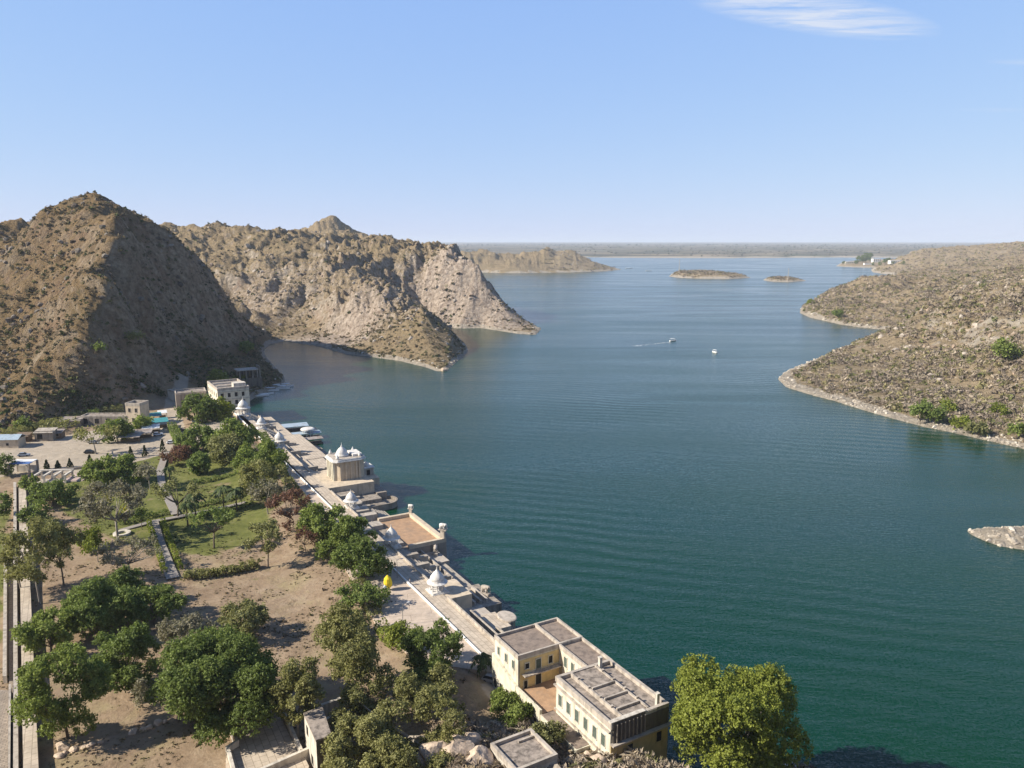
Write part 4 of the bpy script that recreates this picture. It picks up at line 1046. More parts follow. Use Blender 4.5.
    for x0, x1, y0, z1 in [(108.25, 140.9, 4.3, 7.7), (113.7, 140.9, 7.3, 6.0), (121.1, 140.9, 9.7, 5.0), (72.2, 98.8, 4.3, 7.5), (20.7, 47.3, 4.3, 7.45), (-71.8, -4.3, 4.3, 7.4), (-71.8, -31, 8.0, 5.2), (-30.5, -6, 9.0, 5.0), (-121, -73, 11.2, 4.1), (72.4, 96, 13.2, 3.9)]:
        lw = MB(); lw.box(x0, x1, y0, y0 + 0.34, 0, z1); lw.build('low_wall', M_COPING, t)
    for x0, z1 in [(-55, 6.4), (-38, 6.3), (-14, 6.2), (24, 6.5), (33.9, 6.6), (40.5, 6.5), (78, 6.2), (85, 6.2), (92, 6.1), (-90, 6.2), (-104, 6.2)]:
        lw = MB(); lw.box(x0, x0 + 1.3, 4.65, 9.8, 0, z1); lw.box(x0, x0 + 1.3, 9.81, 12.5, 0, z1 - 1.2); lw.build('stair_wall', M_STEP, t)
    q = MB(); q.box(113.6, 121, 9.61, 13.6, -3, 4.0); q.box(121, 141, 9.61, 12.0, -3, 1.6); q.box(108.2, 121, 13.61, 15.6, -3, 1.2); q.build('landing', M_PAVE, t)
    return t

def chhatri(s, n, z, label, scale=1.0):
    t = dam_thing('chhatri', s, n, z, label, 'kiosk', 'white domed kiosks along the dam')
    t.scale = (scale,) * 3
    m = MB(); m.box(-2.5, 2.5, -2.5, 2.5, -0.3, 0.35); m.box(-2.2, 2.2, -2.2, 2.2, 0.35, 0.6); m.build('plinth', M_MARBLE, t)
    for a in range(8):
        an = math.pi / 8 + a * math.pi / 4
        c = MB(); c.lathe([(0.26, 0.6), (0.26, 0.9), (0.17, 1.0), (0.15, 2.5), (0.27, 2.8)], 8, (1.8 * math.cos(an), 1.8 * math.sin(an))); c.build('column', M_MARBLE, t)
    m = MB(); m.lathe([(2.05, 2.8), (2.85, 2.72), (2.9, 2.82), (2.15, 3.25), (2.1, 3.6)], 16); m.build('eaves', M_MARBLE, t)
    m = MB(); m.lathe([(1.9, 3.6), (1.98, 3.8), (1.86, 4.3), (1.55, 4.8), (1.18, 5.25), (0.8, 5.65), (0.48, 5.95), (0.40, 6.0), (0.44, 6.1), (0.18, 6.25)], 20); m.build('dome', M_MARBLE, t, True)
    m = MB(); m.lathe([(0.15, 6.2), (0.26, 6.4), (0.1, 6.6), (0.16, 6.75), (0.03, 7.3)], 8); m.build('finial', M_MARBLE, t, True)
    return t

def build_kiosks():
    chhatri(103.4, 4.2, 6.85, 'white domed kiosk on the platform nearest the mansion, beside the portico', 0.84)
    chhatri(71.5, 5.4, 6.4, 'white domed kiosk beside the corner of the brown court', 0.82)
    chhatri(37.5, 5.6, 6.6, 'white domed kiosk between the pavilion terrace and the brown court', 0.80)
    chhatri(-44, 3.6, 6.9, 'white domed kiosk above the broad landing, behind the large pavilion', 0.95)
    chhatri(-79, 4.2, 6.9, 'small white domed kiosk between the corner kiosk and the blue-grey floating roof', 0.80)
    chhatri(-111, 3.0, 6.9, 'tall white domed kiosk at the foot of the cream guest house', 1.15)

def build_pavilion():
    t = dam_thing('temple_pavilion', 6.5, 14.0, 7.0, 'large flat-roofed tan stone temple pavilion with a white dome on the dam', 'temple')
    w = MB(); w.prism([(-4.6, -3.6), (-3.4, -4.8), (3.4, -4.8), (4.6, -3.6), (4.6, 3.4), (3.0, 5.4), (-3.0, 5.4), (-4.6, 3.4)], 0, 6.4); w.build('wall', M_TAN, t)
    for x in (-3.2, -1.6, 0, 1.6, 3.2):
        c = MB(); c.box(x - 0.3, x + 0.38, -5.5, -4.8, 0, 6.2); c.build('pilaster', M_CREAM, t)
    for y in (-3.2, -1.4, 0.4, 2.2, 3.2):
        c = MB(); c.box(4.6, 5.0, y - 0.3, y + 0.3, 0, 6.2); c.build('pilaster', M_TAN, t)
    for x in (-2.4, -0.8, 0.8, 2.4):
        d = MB(); d.box(x - 0.42, x + 0.42, -4.86, -4.79, 0.3, 4.2); d.build('opening', M_DARK, t)
    m = MB(); m.prism([(-5.4, -4.6), (-4.0, -6.0), (4.0, -6.0), (5.4, -4.6), (5.4, 3.9), (3.6, 6.0), (-3.6, 6.0), (-5.4, 3.9)], 6.4, 6.7); m.prism([(-5.0, -4.2), (-3.8, -5.5), (3.8, -5.5), (5.0, -4.2), (5.0, 3.6), (3.3, 5.6), (-3.3, 5.6), (-5.0, 3.6)], 6.7, 7.25); m.build('cornice', M_MARBLE, t)
    m = MB(); m.prism([(-4.7, -4.0), (-3.6, -5.2), (3.6, -5.2), (4.7, -4.0), (4.7, 3.4), (3.1, 5.3), (-3.1, 5.3), (-4.7, 3.4)], 7.2, 7.31); m.build('roof', M_COPING, t)
    m = MB(); m.lathe([(2.3, 7.3), (2.3, 7.9), (1.95, 7.95), (1.95, 8.4), (1.6, 9.1), (1.1, 9.75), (0.6, 10.2), (0.32, 10.4), (0.38, 10.6), (0.1, 11.0), (0.03, 11.9)], 18, (0, -1.2)); m.build('dome', M_MARBLE, t, True)
    for x, y in [(-4.0, -4.0), (4.0, -4.0), (3.6, 3.8), (-3.6, 3.8)]:
        m = MB(); m.lathe([(0.5, 7.3), (0.52, 7.8), (0.42, 8.2), (0.2, 8.5), (0.04, 9.0)], 10, (x, y)); m.build('turret', M_MARBLE, t, True)
    m = MB(); m.box(-3, 3, 1.6, 4.8, 7.36, 8.1); m.build('roof_cabin', M_MARBLE, t)
    # the little shrine out at the water's edge
    t2 = dam_thing('lake_shrine', 2.6, 22.4, 5.6, 'low white domed shrine at the water side of the tan pavilion', 'shrine')
    m = MB(); m.box(-2.4, 2.4, -1.7, 1.9, 0, 2.5); m.build('wall', M_COPING, t2)
    m = MB(); m.box(-2.8, 2.8, -2.1, 2.3, 2.5, 2.8); m.build('roof', M_MARBLE, t2)
    m = MB(); m.lathe([(1.2, 2.8), (1.25, 3.2), (0.9, 3.8), (0.3, 4.2), (0.03, 4.8)], 14); m.build('dome', M_MARBLE, t2, True)
    d = MB(); d.box(2.4, 2.46, -0.6, 0.6, 0.1, 1.9); d.build('doorway', M_DARK, t2)

def elephant(s, n, z, label, ped=1.6, rot=0.0, sc=1.0):
    t = dam_thing('elephant_statue', s, n, z, label, 'statue', 'stone elephants on the landings', rot)
    pw = 0.55 if ped > 1.5 else 1.0
    m = MB(); m.box(-1.5 * pw * sc, 1.5 * pw * sc, -0.8 * pw * sc, 0.8 * pw * sc, -0.2, ped); m.box(-1.6 * sc, 1.6 * sc, -0.75 * sc, 0.75 * sc, ped, ped + 0.2); m.build('plinth', M_COPING, t)
    b = MB(); z0 = ped + 0.2
    b.tube([(-1.35 * sc, 0, z0 + 1.45 * sc), (-1.15 * sc, 0, z0 + 1.55 * sc), (-0.6 * sc, 0, z0 + 1.6 * sc), (0.1 * sc, 0, z0 + 1.62 * sc), (0.75 * sc, 0, z0 + 1.75 * sc), (1.05 * sc, 0, z0 + 1.95 * sc), (1.4 * sc, 0, z0 + 1.9 * sc), (1.62 * sc, 0, z0 + 1.6 * sc), (1.72 * sc, 0, z0 + 1.1 * sc), (1.85 * sc, 0, z0 + 0.6 * sc), (2.05 * sc, 0, z0 + 0.55 * sc)],
           [0.2 * sc, 0.55 * sc, 0.72 * sc, 0.74 * sc, 0.62 * sc, 0.46 * sc, 0.42 * sc, 0.26 * sc, 0.17 * sc, 0.12 * sc, 0.07 * sc], 12)
    for x in (-0.85, 0.6):
        for y in (-0.38, 0.38):
            b.tube([(x * sc, y * sc, z0), (x * sc, y * sc, z0 + 0.6 * sc), (x * sc, y * sc * 0.9, z0 + 1.3 * sc)], [0.24 * sc, 0.23 * sc, 0.32 * sc], 9)
    for y in (-1, 1):
        b.obox((1.12 * sc, y * 0.52 * sc, z0 + 1.75 * sc), (0.55 * sc, 0.08 * sc, 0.75 * sc), y * 0.4)
    b.build('elephant', M_COPING if ped < 1 else M_MARBLE, t, True)
    return t

def lamp(s, n, z, label, h=4.6):
    t = dam_thing('street_lamp', s, n, z, label, 'lamp post', 'lamp posts along the promenade')
    m = MB(); m.tube([(0, 0, 0), (0, 0, 0.5), (0, 0, h)], [0.14, 0.08, 0.055], 8); m.build('pole', M_STEEL, t)
    m = MB(); m.tube([(0, 0, h - 0.05), (0, 0.7, h + 0.15), (0, 1.1, h + 0.12)], [0.05, 0.04, 0.04], 6); m.build('arm', M_STEEL, t)
    m = MB(); m.obox((0, 1.3, h + 0.06), (0.26, 0.6, 0.14)); m.build('lantern', M_WHITEPAINT, t)

def person(x, y, z, rz, label, top, legs, hgt=1.68, skin=(0.20, 0.115, 0.07)):
    t = empty('person', (x, y, z), rz, label, 'person')
    b = MB(); s = hgt / 1.7
    b.tube([(0, -0.10, 0.0), (0, -0.1, 0.45), (0, -0.09, 0.85), (0, 0, 0.98), (0, 0, 1.2), (0, 0, 1.38), (0, 0, 1.45), (0.01, 0, 1.50), (0.02, 0, 1.6), (0.01, 0, 1.7)],
           [0.05 * s, 0.06 * s, 0.085 * s, 0.14 * s, 0.15 * s, 0.13 * s, 0.06 * s, 0.075 * s, 0.10 * s, 0.05 * s], 10)
    b.tube([(0, 0.10, 0.0), (0.06, 0.1, 0.45), (0, 0.09, 0.9)], [0.05, 0.06, 0.085], 8)
    for y_ in (-1, 1):
        b.tube([(0, y_ * 0.17, 1.36), (0.0, y_ * 0.24, 1.1), (0.08, y_ * 0.25, 0.84)], [0.055, 0.045, 0.035], 7)
    b.build('body', simple_mat('skin', skin, 0.1, 4, bmp=0), t, True)
    c = MB(); c.tube([(0, 0, 0.82), (0, 0, 1.0), (0, 0, 1.2), (0, 0, 1.4)], [0.17, 0.16, 0.17, 0.13], 10)
    for y_ in (-1, 1): c.tube([(0, y_ * 0.16, 1.37), (0.0, y_ * 0.24, 1.1)], [0.075, 0.065], 7)
    c.build('shirt', top, t, True)
    c = MB()
    c.tube([(0, -0.1, 0.06), (0, -0.1, 0.45), (0, -0.08, 0.9)], [0.075, 0.085, 0.115], 8); c.tube([(0.0, 0.1, 0.06), (0.06, 0.1, 0.45), (0, 0.08, 0.9)], [0.075, 0.085, 0.115], 8)
    c.build('trousers', legs, t, True)
    h = MB(); h.lathe([(0.098, 1.58), (0.108, 1.66), (0.07, 1.74), (0.02, 1.76)], 10); h.build('hair', M_DARK, t, True)
    return t

def build_dam_details():
    elephant(74.6, 16.6, 2.7, 'pale stone elephant on a low plinth just below the brown court', 0.6, 2.7, 0.75)
    elephant(102.5, 17.0, 2.6, 'pale stone elephant at the water edge below the nearest domed kiosk', 0.5, 0.5, 0.78)
    elephant(71.3, 20.3, 5.3, 'elephant on a tall white pillar at the near water corner of the brown court', 2.6, 0.6, 0.75)
    elephant(48.3, 20.3, 5.3, 'small elephant on a pillar at the far water corner of the brown court', 1.6, 0.6, 0.55)
    t = dam_thing('oval_pavilion', 117.2, 14.6, 1.2, 'oval flat-roofed pavilion on columns at the water, next to the mansion', 'pavilion')
    m = MB(); m.lathe([(2.6, 2.7), (2.75, 2.75), (2.75, 3.1), (2.5, 3.2)], 24, squash=0.72); m.build('roof', M_COPING, t)
    for a in range(8):
        c = MB(); c.lathe([(0.2, 0), (0.16, 0.3), (0.14, 2.5), (0.22, 2.7)], 8, (2.2 * math.cos(a * .785), 1.55 * math.sin(a * .785))); c.build('column', M_COPING, t)
    m = MB(); m.lathe([(2.7, -2), (2.6, 0.3)], 24, squash=0.72); m.build('base', M_WALLSTONE, t)
    lamp(114.5, -8.6, 7, 'thin lamp post on the promenade in front of the yellow-green shrub')
    lamp(92.5, -1.2, 7, 'lamp post beside the white kerb near the nearest domed kiosk')
    lamp(60, -1.2, 7, 'lamp post by the white kerb beside the dark green tree')
    lamp(12, -1.2, 7, 'lamp post by the white kerb in front of the tan pavilion')
    # parasols where the trees shade the walk
    p = at(389, 590, 7)
    t = empty('parasol', p, 0.3, 'tall yellow parasol, folded and leaning, at the edge of the promenade', 'parasol')
    m = MB(); m.tube([(0, 0, 0), (-0.25, 0, 3.2)], 0.04, 6); m.build('pole', M_STEEL, t)
    m = MB(); m.tube([(-0.05, 0, 0.5), (-0.12, 0, 1.0), (-0.2, 0, 1.9), (-0.25, 0, 2.9), (-0.3, 0, 3.6)], [0.35, 0.85, 1.0, 0.8, 0.15], 12); m.build('canopy', M_YELLOWCLOTH, t)
    p = at(385, 597, 7)
    t = empty('parasol', p, 0.3, 'white furled parasol on a stand left of the yellow one', 'parasol')
    m = MB(); m.tube([(0, 0, 0), (0, 0, 2.6)], 0.05, 6); m.build('pole', M_STEEL, t)
    m = MB(); m.tube([(0, 0, 1.3), (0, 0, 1.7), (0, 0, 2.3), (0, 0, 2.8)], [0.35, 0.5, 0.5, 0.12], 10); m.build('canopy', M_WHITECLOTH, t)
    p = at(395, 568, 7)
    person(*p, 1.0, 'person in dark clothes walking on the promenade behind the yellow parasol', simple_mat('dark_shirt', (0.04, 0.04, 0.06), 0.2, 3), simple_mat('dark_trousers', (0.03, 0.03, 0.035), 0.2, 3))
    p = at(410, 585, 7)
    person(*p, 0.4, 'person in a grey shirt standing at the white kerb', simple_mat('grey_shirt', (0.25, 0.25, 0.27), 0.2, 3), simple_mat('blue_trousers', (0.06, 0.07, 0.12), 0.2, 3))

# ------------------------------------------------------------------ the mansion at the near end of the dam
def opening(par, face, u, z, w, h, mat=None, name='window', frame=None, plane=0.0, sign=1):
    """a framed opening on a wall: face 'x' lies in the plane x=plane, face 'y' in y=plane; u runs along the wall"""
    f = MB(); d = 0.07 * sign
    def bx(m, u0, u1, z0, z1, a, b):
        a, b = min(a, b), max(a, b)
        if face == 'x': m.box(plane + a, plane + b, u0, u1, z0, z1)
        else: m.box(u0, u1, plane + a, plane + b, z0, z1)
    fw = 0.13
    bx(f, u - w / 2 - fw, u - w / 2, z, z + h, -d, d); bx(f, u + w / 2, u + w / 2 + fw, z, z + h, -d, d)
    bx(f, u - w / 2 - fw, u + w / 2 + fw, z + h, z + h + fw, -d, d * 1.6)
    if name == 'window': bx(f, u - w / 2 - fw, u + w / 2 + fw, z - 0.1, z, -d, d * 2.2)
    o = f.build(name, frame or M_LIME, par)
    p = MB(); bx(p, u - w / 2, u + w / 2, z, z + h, -d * 0.4, d * 0.35)
    p.build('pane' if name == 'window' else 'leaf', mat or M_DARK, o)
    return o
def flat_roof(par, x0, x1, y0, y1, z, mat, par_h=0.5, w=0.28, coping=True):
    r = MB(); r.box(x0 + w, x1 - w, y0 + w, y1 - w, z - 0.3, z); r.build('roof', mat, par)
    if coping:
        m = MB(); m.box(x0 - .08, x1 + .08, y0 - .08, y0 + w, z - 0.3, z + par_h); m.box(x0 - .08, x1 + .08, y1 - w, y1 + .08, z - 0.3, z + par_h)
        m.box(x0 - .08, x0 + w, y0 + w, y1 - w, z - 0.3, z + par_h - .003); m.box(x1 - w, x1 + .08, y0 + w, y1 - w, z - 0.3, z + par_h - .003)
        m.build('parapet', M_COPING, par)

def build_mansion():
    t = dam_thing('mansion', 141, 0, 5, 'two-storey cream and yellow lakeside mansion with flat roofs round a small court', 'mansion')
    # local z: outside ground 0, court 3.6, roofs about 9.6
    B = 3.6
    w = MB(); w.box(0, 8.4, -1.2, 12.2, -7, 9.3); w.build('wing_wall', M_CREAM, t)
    y = MB(); y.box(8.4, 8.46, -0.9, 7.2, B, 9.0); y.build('court_front', M_YELLOW, t)
    flat_roof(t, 0, 8.4, -1.2, 7.4, 9.55, M_ROOFRED); flat_roof(t, 0, 8.4, 7.3, 12.2, 9.6, M_ROOFRED)
    w = MB(); w.box(8.41, 17.2, 7.2, 12.2, -7, 9.3); w.build('water_wing_wall', M_CREAM, t)
    flat_roof(t, 8.3, 17.3, 7.2, 12.2, 9.5, M_ROOFRED)
    # court, its outer wall falling towards the main block
    c = MB(); c.box(8.47, 17.2, -1.2, 7.19, -1, B); c.build('court_floor', M_CLAY, t)
    g = MB()
    g.add([(-0.05, -1.6, -1), (30, -1.6, -1), (30, -1.15, -1), (-0.05, -1.15, -1), (-0.05, -1.6, 6.2), (9, -1.6, 5.4), (9, -1.15, 5.4), (-0.05, -1.15, 6.2)], [(0, 3, 2, 1), (4, 5, 6, 7)])
    g = MB(); g.prism([(8.46, -1.7), (16.4, -1.7), (16.4, -1.22), (8.46, -1.22)], -1, B + 0.75)
    g.add([(-0.1, -1.75, -1), (8.45, -1.75, -1), (8.45, -1.22, -1), (-0.1, -1.22, -1), (-0.1, -1.75, 6.6), (8.45, -1.75, B + 0.75), (8.45, -1.22, B + 0.75), (-0.1, -1.22, 6.6)],
          [(0, 3, 2, 1), (4, 5, 6, 7), (0, 1, 5, 4), (1, 2, 6, 5), (2, 3, 7, 6), (3, 0, 4, 7)])
    g.build('garden_wall', M_CREAM, t)
    l = MB(); l.box(16.41, 27, -1.7, 0.95, -1, B); l.build('lower_storey', M_CREAM, t)
    l = MB(); l.box(16.6, 26.8, -1.5, 0.9, B, B + 0.05); l.build('terrace_floor', M_ROOFRED, t)
    for u in (1.2, 3.4, 5.6, 10.2, 12.6, 15.0, 18.4, 20.6, 22.8, 25.2):
        opening(t, 'y', u, 0.5, 1.0, 1.9, M_DARK, 'window', plane=-1.75 if u < 8.4 else -1.7, sign=-1)
    # balcony in the court
    b = MB(); b.box(8.47, 9.5, -0.4, 7.2, 6.15, 6.35); b.build('balcony', M_COPING, t)
    b = MB()
    for q in np.arange(-0.2, 7.0, 0.8): b.tube([(9.4, q, 6.35), (9.4, q, 7.15)], 0.035, 5)
    b.tube([(9.4, -0.3, 7.15), (9.4, 7.1, 7.15)], 0.04, 5); b.build('railing', M_STEEL, t)
    for u, z_, w_, h_, nm, mt in [(0.6, 7.2, 0.8, 1.0, 'window', M_DARK), (2.9, 6.4, 1.0, 2.0, 'door', M_SHUTTER), (5.4, 6.9, 0.8, 1.4, 'window', M_DARK), (2.9, B, 1.1, 2.1, 'door', M_DARK), (0.3, B, 0.7, 1.4, 'window', M_DARK)]:
        opening(t, 'x', u, z_, w_, h_, mt, nm, M_CREAM, 8.47, 1)
    for u in (10.6, 12.8, 15.0): opening(t, 'y', u, 6.6, 0.9, 1.9, M_SHUTTER, 'window', plane=7.2, sign=-1)
    for u in (1.5, 4.2, 6.8): opening(t, 'y', u, 6.9, 0.8, 1.5, M_SHUTTER, 'window', plane=-1.2, sign=-1)
    # main block
    w = MB(); w.box(17.21, 32, 0.95, 12.0, -7, 9.3); w.build('main_wall', M_CREAM, t)
    for u in (18.5, 20.9, 23.3, 25.7, 28.1, 30.3): opening(t, 'y', u, 5.5, 1.0, 2.0, M_SHUTTER, 'window', plane=0.95, sign=-1)
    for u in (27.8, 30.2): opening(t, 'y', u, 0.9, 1.3, 2.3, M_DARK, 'door', plane=0.95, sign=-1)
    e = MB(); e.box(17.0, 32.1, 0.55, 0.95, 8.6, 8.85); e.box(17.0, 32.1, 0.7, 0.95, 4.3, 4.5); e.build('cornice', M_COPING, t)
    flat_roof(t, 17.1, 32, 0.95, 12.0, 9.5, M_ROOF, 0.6, 0.5)
    r = MB()
    r.box(17.7, 31.4, 3.45, 3.75, 9.5, 10.2); r.box(17.7, 31.4, 8.3, 8.6, 9.5, 10.2)
    r.build('roof_wall', M_COPING, t)
    r = MB(); r.box(17.7, 31.4, 3.76, 8.29, 9.45, 9.95); r.build('raised_roof', M_ROOF, t)
    for x in (23.0, 26.3, 29.4):
        m = MB(); m.box(x, x + 0.3, 3.9, 8.1, 9.95, 10.35); m.build('roof_beam', M_COPING, t)
    for x in (19.5, 22.5, 25.5, 28.5):
        for ya in (8.2, 3.35):
            m = MB(); m.box(x, x + 0.4, ya, ya + .5, 10.2, 10.45); m.build('pier', M_COPING, t)
    m = MB(); m.box(31.45, 32.2, 0.9, 7.4, 9.2, 10.35); m.box(31.45, 32.15, 7.4, 9.6, 9.2, 10.0); m.build('end_parapet', M_LIME, t)
    # weather-blackened gable end
    m = MB(); m.box(32.0, 32.25, 1.3, 7.3, 6.9, 10.3); m.box(32.0, 32.2, 7.3, 12.0, 6.9, 9.5); m.build('gable_end', M_STAIN_SHADE, t)
    for q in np.arange(1.8, 7.2, 0.75):
        m = MB(); m.box(32.25, 32.5, q, q + 0.16, 7.0, 9.9); m.build('rib', M_WALLSTONE, t)
    m = MB(); m.box(32.0, 32.9, 0.9, 12.2, 6.65, 6.89); m.build('string_course', M_COPING, t)
    m = MB(); m.box(32.0, 32.12, 1.0, 12.0, -1, 6.64); m.build('lower_end', M_YELLOW, t)
    opening(t, 'x', 10.2, 4.2, 1.0, 1.7, M_DARK, 'window', M_YELLOW, 32.12, 1)
    opening(t, 'x', 4.6, 4.0, 1.0, 1.7, M_DARK, 'window', M_YELLOW, 32.12, 1)
    for x, y_ in [(18.0, 9.2), (31.0, 10.6)]:
        m = MB(); m.box(x - .25, x + .25, y_ - .25, y_ + .25, 9.5, 11.5); m.box(x - .33, x + .33, y_ - .33, y_ + .33, 11.5, 11.65); m.build('chimney', M_LIME, t)

# ------------------------------------------------------------------ other buildings
def pix_frame(a, b, z):
    """heading of the ground line seen from pixel a to pixel b, its length and start point"""
    p, q = at(*a, z), at(*b, z)
    return p, math.atan2(q[1] - p[1], q[0] - p[0]), math.hypot(q[0] - p[0], q[1] - p[1])

def build_hut():
    zr = 11.2
    p, rz, L = pix_frame((491, 745), (531, 730), zr)
    q = at(550, 751, zr); W = math.hypot(q[0] - at(531, 730, zr)[0], q[1] - at(531, 730, zr)[1])
    t = empty('stone_hut', (p[0], p[1], 6), rz, 'small flat-roofed plastered hut with a raised parapet below the mansion', 'hut')
    W *= 1.25
    m = MB(); m.box(0, L, -W, 0, -1, 4.9); m.build('wall', M_LIME, t)
    flat_roof(t, 0, L, -W, 0, 5.0, M_ROOF, 0.5, 0.4)
    m = MB(); m.box(-0.05, 0.02, -3.2, -2.2, 0.3, 2.3); m.build('doorway', M_DARK, t)
    m = MB(); m.box(L * 0.55, L * 0.95, -1.6, -1.3, 5.0, 5.35); m.build('kerb', M_COPING, t)

def wall_run(par, pts, z0, z1, th, mat, name='wall'):
    """walls along a plan polyline, each straight run its own part"""
    for (x0, y0), (x1, y1) in zip(pts[:-1], pts[1:]):
        dx, dy = x1 - x0, y1 - y0; L = math.hypot(dx, dy); nx, ny = -dy / L * th / 2, dx / L * th / 2
        ex, ey = dx / L * th / 2 * 0.98, dy / L * th / 2 * 0.98
        m = MB(); m.prism([(x0 - nx - ex, y0 - ny - ey), (x1 - nx + ex, y1 - ny + ey), (x1 + nx + ex, y1 + ny + ey), (x0 + nx - ex, y0 + ny - ey)], z0, z1 + random.uniform(0, .02)); m.build(name, mat, par)

def build_compound():
    """walled yard, look-out block and roofless rooms at the bottom of the picture"""
    zf = 6.2
    o = at(262, 740, zf)
    def l(px, py, z=zf): p = at(px, py, z); return (p[0] - o[0], p[1] - o[1])
    t = empty('walled_yard', o, 0, 'whitewashed open yard with low walls beside the huge green tree', 'yard')
    fl = MB(); fl.prism([l(232, 728), l(284, 716), l(309, 766), l(300, 790), l(225, 800), l(226, 751), l(238, 744)], -1.2, 0.0); fl.build('floor', M_PAVE, t)
    wall_run(t, [l(231, 727), l(237, 746), l(228, 752), l(238, 790)], -1.2, 1.0, 0.5, M_LIME)
    wall_run(t, [l(284, 716), l(301, 754)], -1.2, 1.0, 0.5, M_LIME)
    wall_run(t, [l(262, 775), l(309, 754)], -1.2, 1.1, 0.5, M_LIME)
    wall_run(t, [l(231, 727), l(268, 714)], -1.2, 0.9, 0.5, M_LIME)
    t2 = empty('flat_roofed_store', at(255, 708, 6), 0, 'low flat-roofed store in the shade of the huge green tree', 'store')
    o2 = at(255, 708, 6)
    def l2(px, py, z): p = at(px, py, z); return (p[0] - o2[0], p[1] - o2[1])
    m = MB(); m.prism([l2(231, 722, 8.4), l2(266, 709, 8.4), l2(258, 693, 8.4), l2(226, 704, 8.4)], -1, 2.2); m.build('wall', M_WALLSTONE, t2)
    m = MB(); m.prism([l2(229, 723, 8.4), l2(268, 709, 8.4), l2(259, 691, 8.4), l2(224, 703, 8.4)], 2.2, 2.45); m.build('roof', M_COPING, t2)
    # look-out block
    zr = 12.0
    o3 = at(316, 740, zr); o3 = (o3[0], o3[1], 5.5)
    def l3(px, py, z): p = at(px, py, z); return (p[0] - o3[0], p[1] - o3[1])
    t3 = empty('lookout_block', o3, 0, 'tall narrow stone block with a flat grey roof and one black shaded side', 'tower')
    P4 = [l3(316, 740, zr), l3(331, 735, zr), l3(322, 707, zr), l3(304, 714, zr)]
    m = MB(); m.prism(P4, -1, 6.3); m.build('wall', M_LIME, t3)
    cx_, cy_ = sum(p[0] for p in P4) / 4, sum(p[1] for p in P4) / 4
    m = MB(); m.prism([(cx_ + (x - cx_) * 1.05, cy_ + (y - cy_) * 1.05) for x, y in P4], 6.3, 6.6); m.build('roof', M_ROOF, t3)
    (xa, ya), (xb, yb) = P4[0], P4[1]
    m = MB(); m.obox(((xa + xb) / 2, (ya + yb) / 2, 2.6), (math.hypot(xb - xa, yb - ya) * 0.985, 0.12, 7.3), math.atan2(yb - ya, xb - xa)); m.build('stained_shaded_side', M_STAIN_SHADE, t3)  # near-black slab: staining, plus the face's shade put into its colour
    (xa, ya), (xb, yb) = P4[3], P4[0]
    L = math.hypot(xb - xa, yb - ya); rz = math.atan2(yb - ya, xb - xa)
    for u, z_ in ((0.25, 4.0), (0.6, 0.6)):
        m = MB(); m.obox((xa + (xb - xa) * u, ya + (yb - ya) * u, z_ + 0.7), (1.0, 0.1, 1.5), rz); m.build('opening', M_DARK, t3)
    # roofless rooms
    zq = 9.0
    o4 = at(345, 715, zq)
    def l4(px, py, z=zq): p = at(px, py, z); return (p[0] - o4[0], p[1] - o4[1])
    t4 = empty('roofless_ruin', o4, 0, 'roofless stone rooms with broken white walls right of the tall narrow block', 'ruin')
    wall_run(t4, [l4(323, 704), l4(351, 694)], -4, 0.0, 0.6, M_LIME)
    wall_run(t4, [l4(327, 717), l4(364, 703)], -4, -0.2, 0.6, M_LIME)
    wall_run(t4, [l4(357, 697), l4(365, 704)], -4, -0.8, 0.6, M_LIME)
    wall_run(t4, [l4(351, 694), l4(354, 698)], -4, 0.6, 0.8, M_LIME)
    m = MB(); m.prism([l4(331, 722), l4(366, 707), l4(380, 735), l4(340, 752)], -4, -3.0); m.build('floor', M_ROOF, t4)

def build_canal():
    """the long parallel stone walls and walkway down the left edge"""
    def strip(name, xs0, y0, xs1, y1, zb, z, mat, par=None):
        # joins smoothly from the pixel span xs0 on row y0 to xs1 on row y1
        m = MB()
        m.prism([at(xs0[0], y0, z)[:2], at(xs0[1], y0, z)[:2], at(xs1[1], y1, z)[:2], at(xs1[0], y1, z)[:2]], zb, z)
        return m.build(name, mat, par)
    t = empty('stone_walkway', (0, 0, 0), 0, 'broad raised stone walkway running down the left edge of the garden', 'walkway')
    strip('pavement', (23.5, 39.5), 790, (18.5, 25.5), 482, 3.4, 6.6, M_PAVE, t)
    t = empty('channel_wall', (0, 0, 0), 0, 'long pale masonry wall immediately left of the broad stone walkway', 'wall')
    strip('wall', (13, 18.5), 790, (13.4, 16.2), 482, 3.4, 6.75, M_COPING, t)
    t = empty('channel_wall', (0, 0, 0), 0, 'narrow outer masonry wall along the brick-paved strip at the left edge', 'wall')
    strip('wall', (7.6, 9.8), 800, (8.6, 11), 684, 3.4, 7.0, M_COPING, t)
    t = empty('channel_wall', (0, 0, 0), 0, 'narrow outer masonry wall along the green strip at the far left edge', 'wall')
    strip('wall', (2.5, 6.5), 676, (4, 7), 540, 3.4, 6.4, M_COPING, t)
    strip('brick_strip', (-14, 7.4), 800, (-8, 8.4), 690, 3.4, 5.35, M_RUBBLE)['kind'] = 'structure'
    strip('channel_bed', (9.9, 12.4), 790, (8, 13.2), 540, 3.4, 5.25, M_RUBBLE)['kind'] = 'structure'

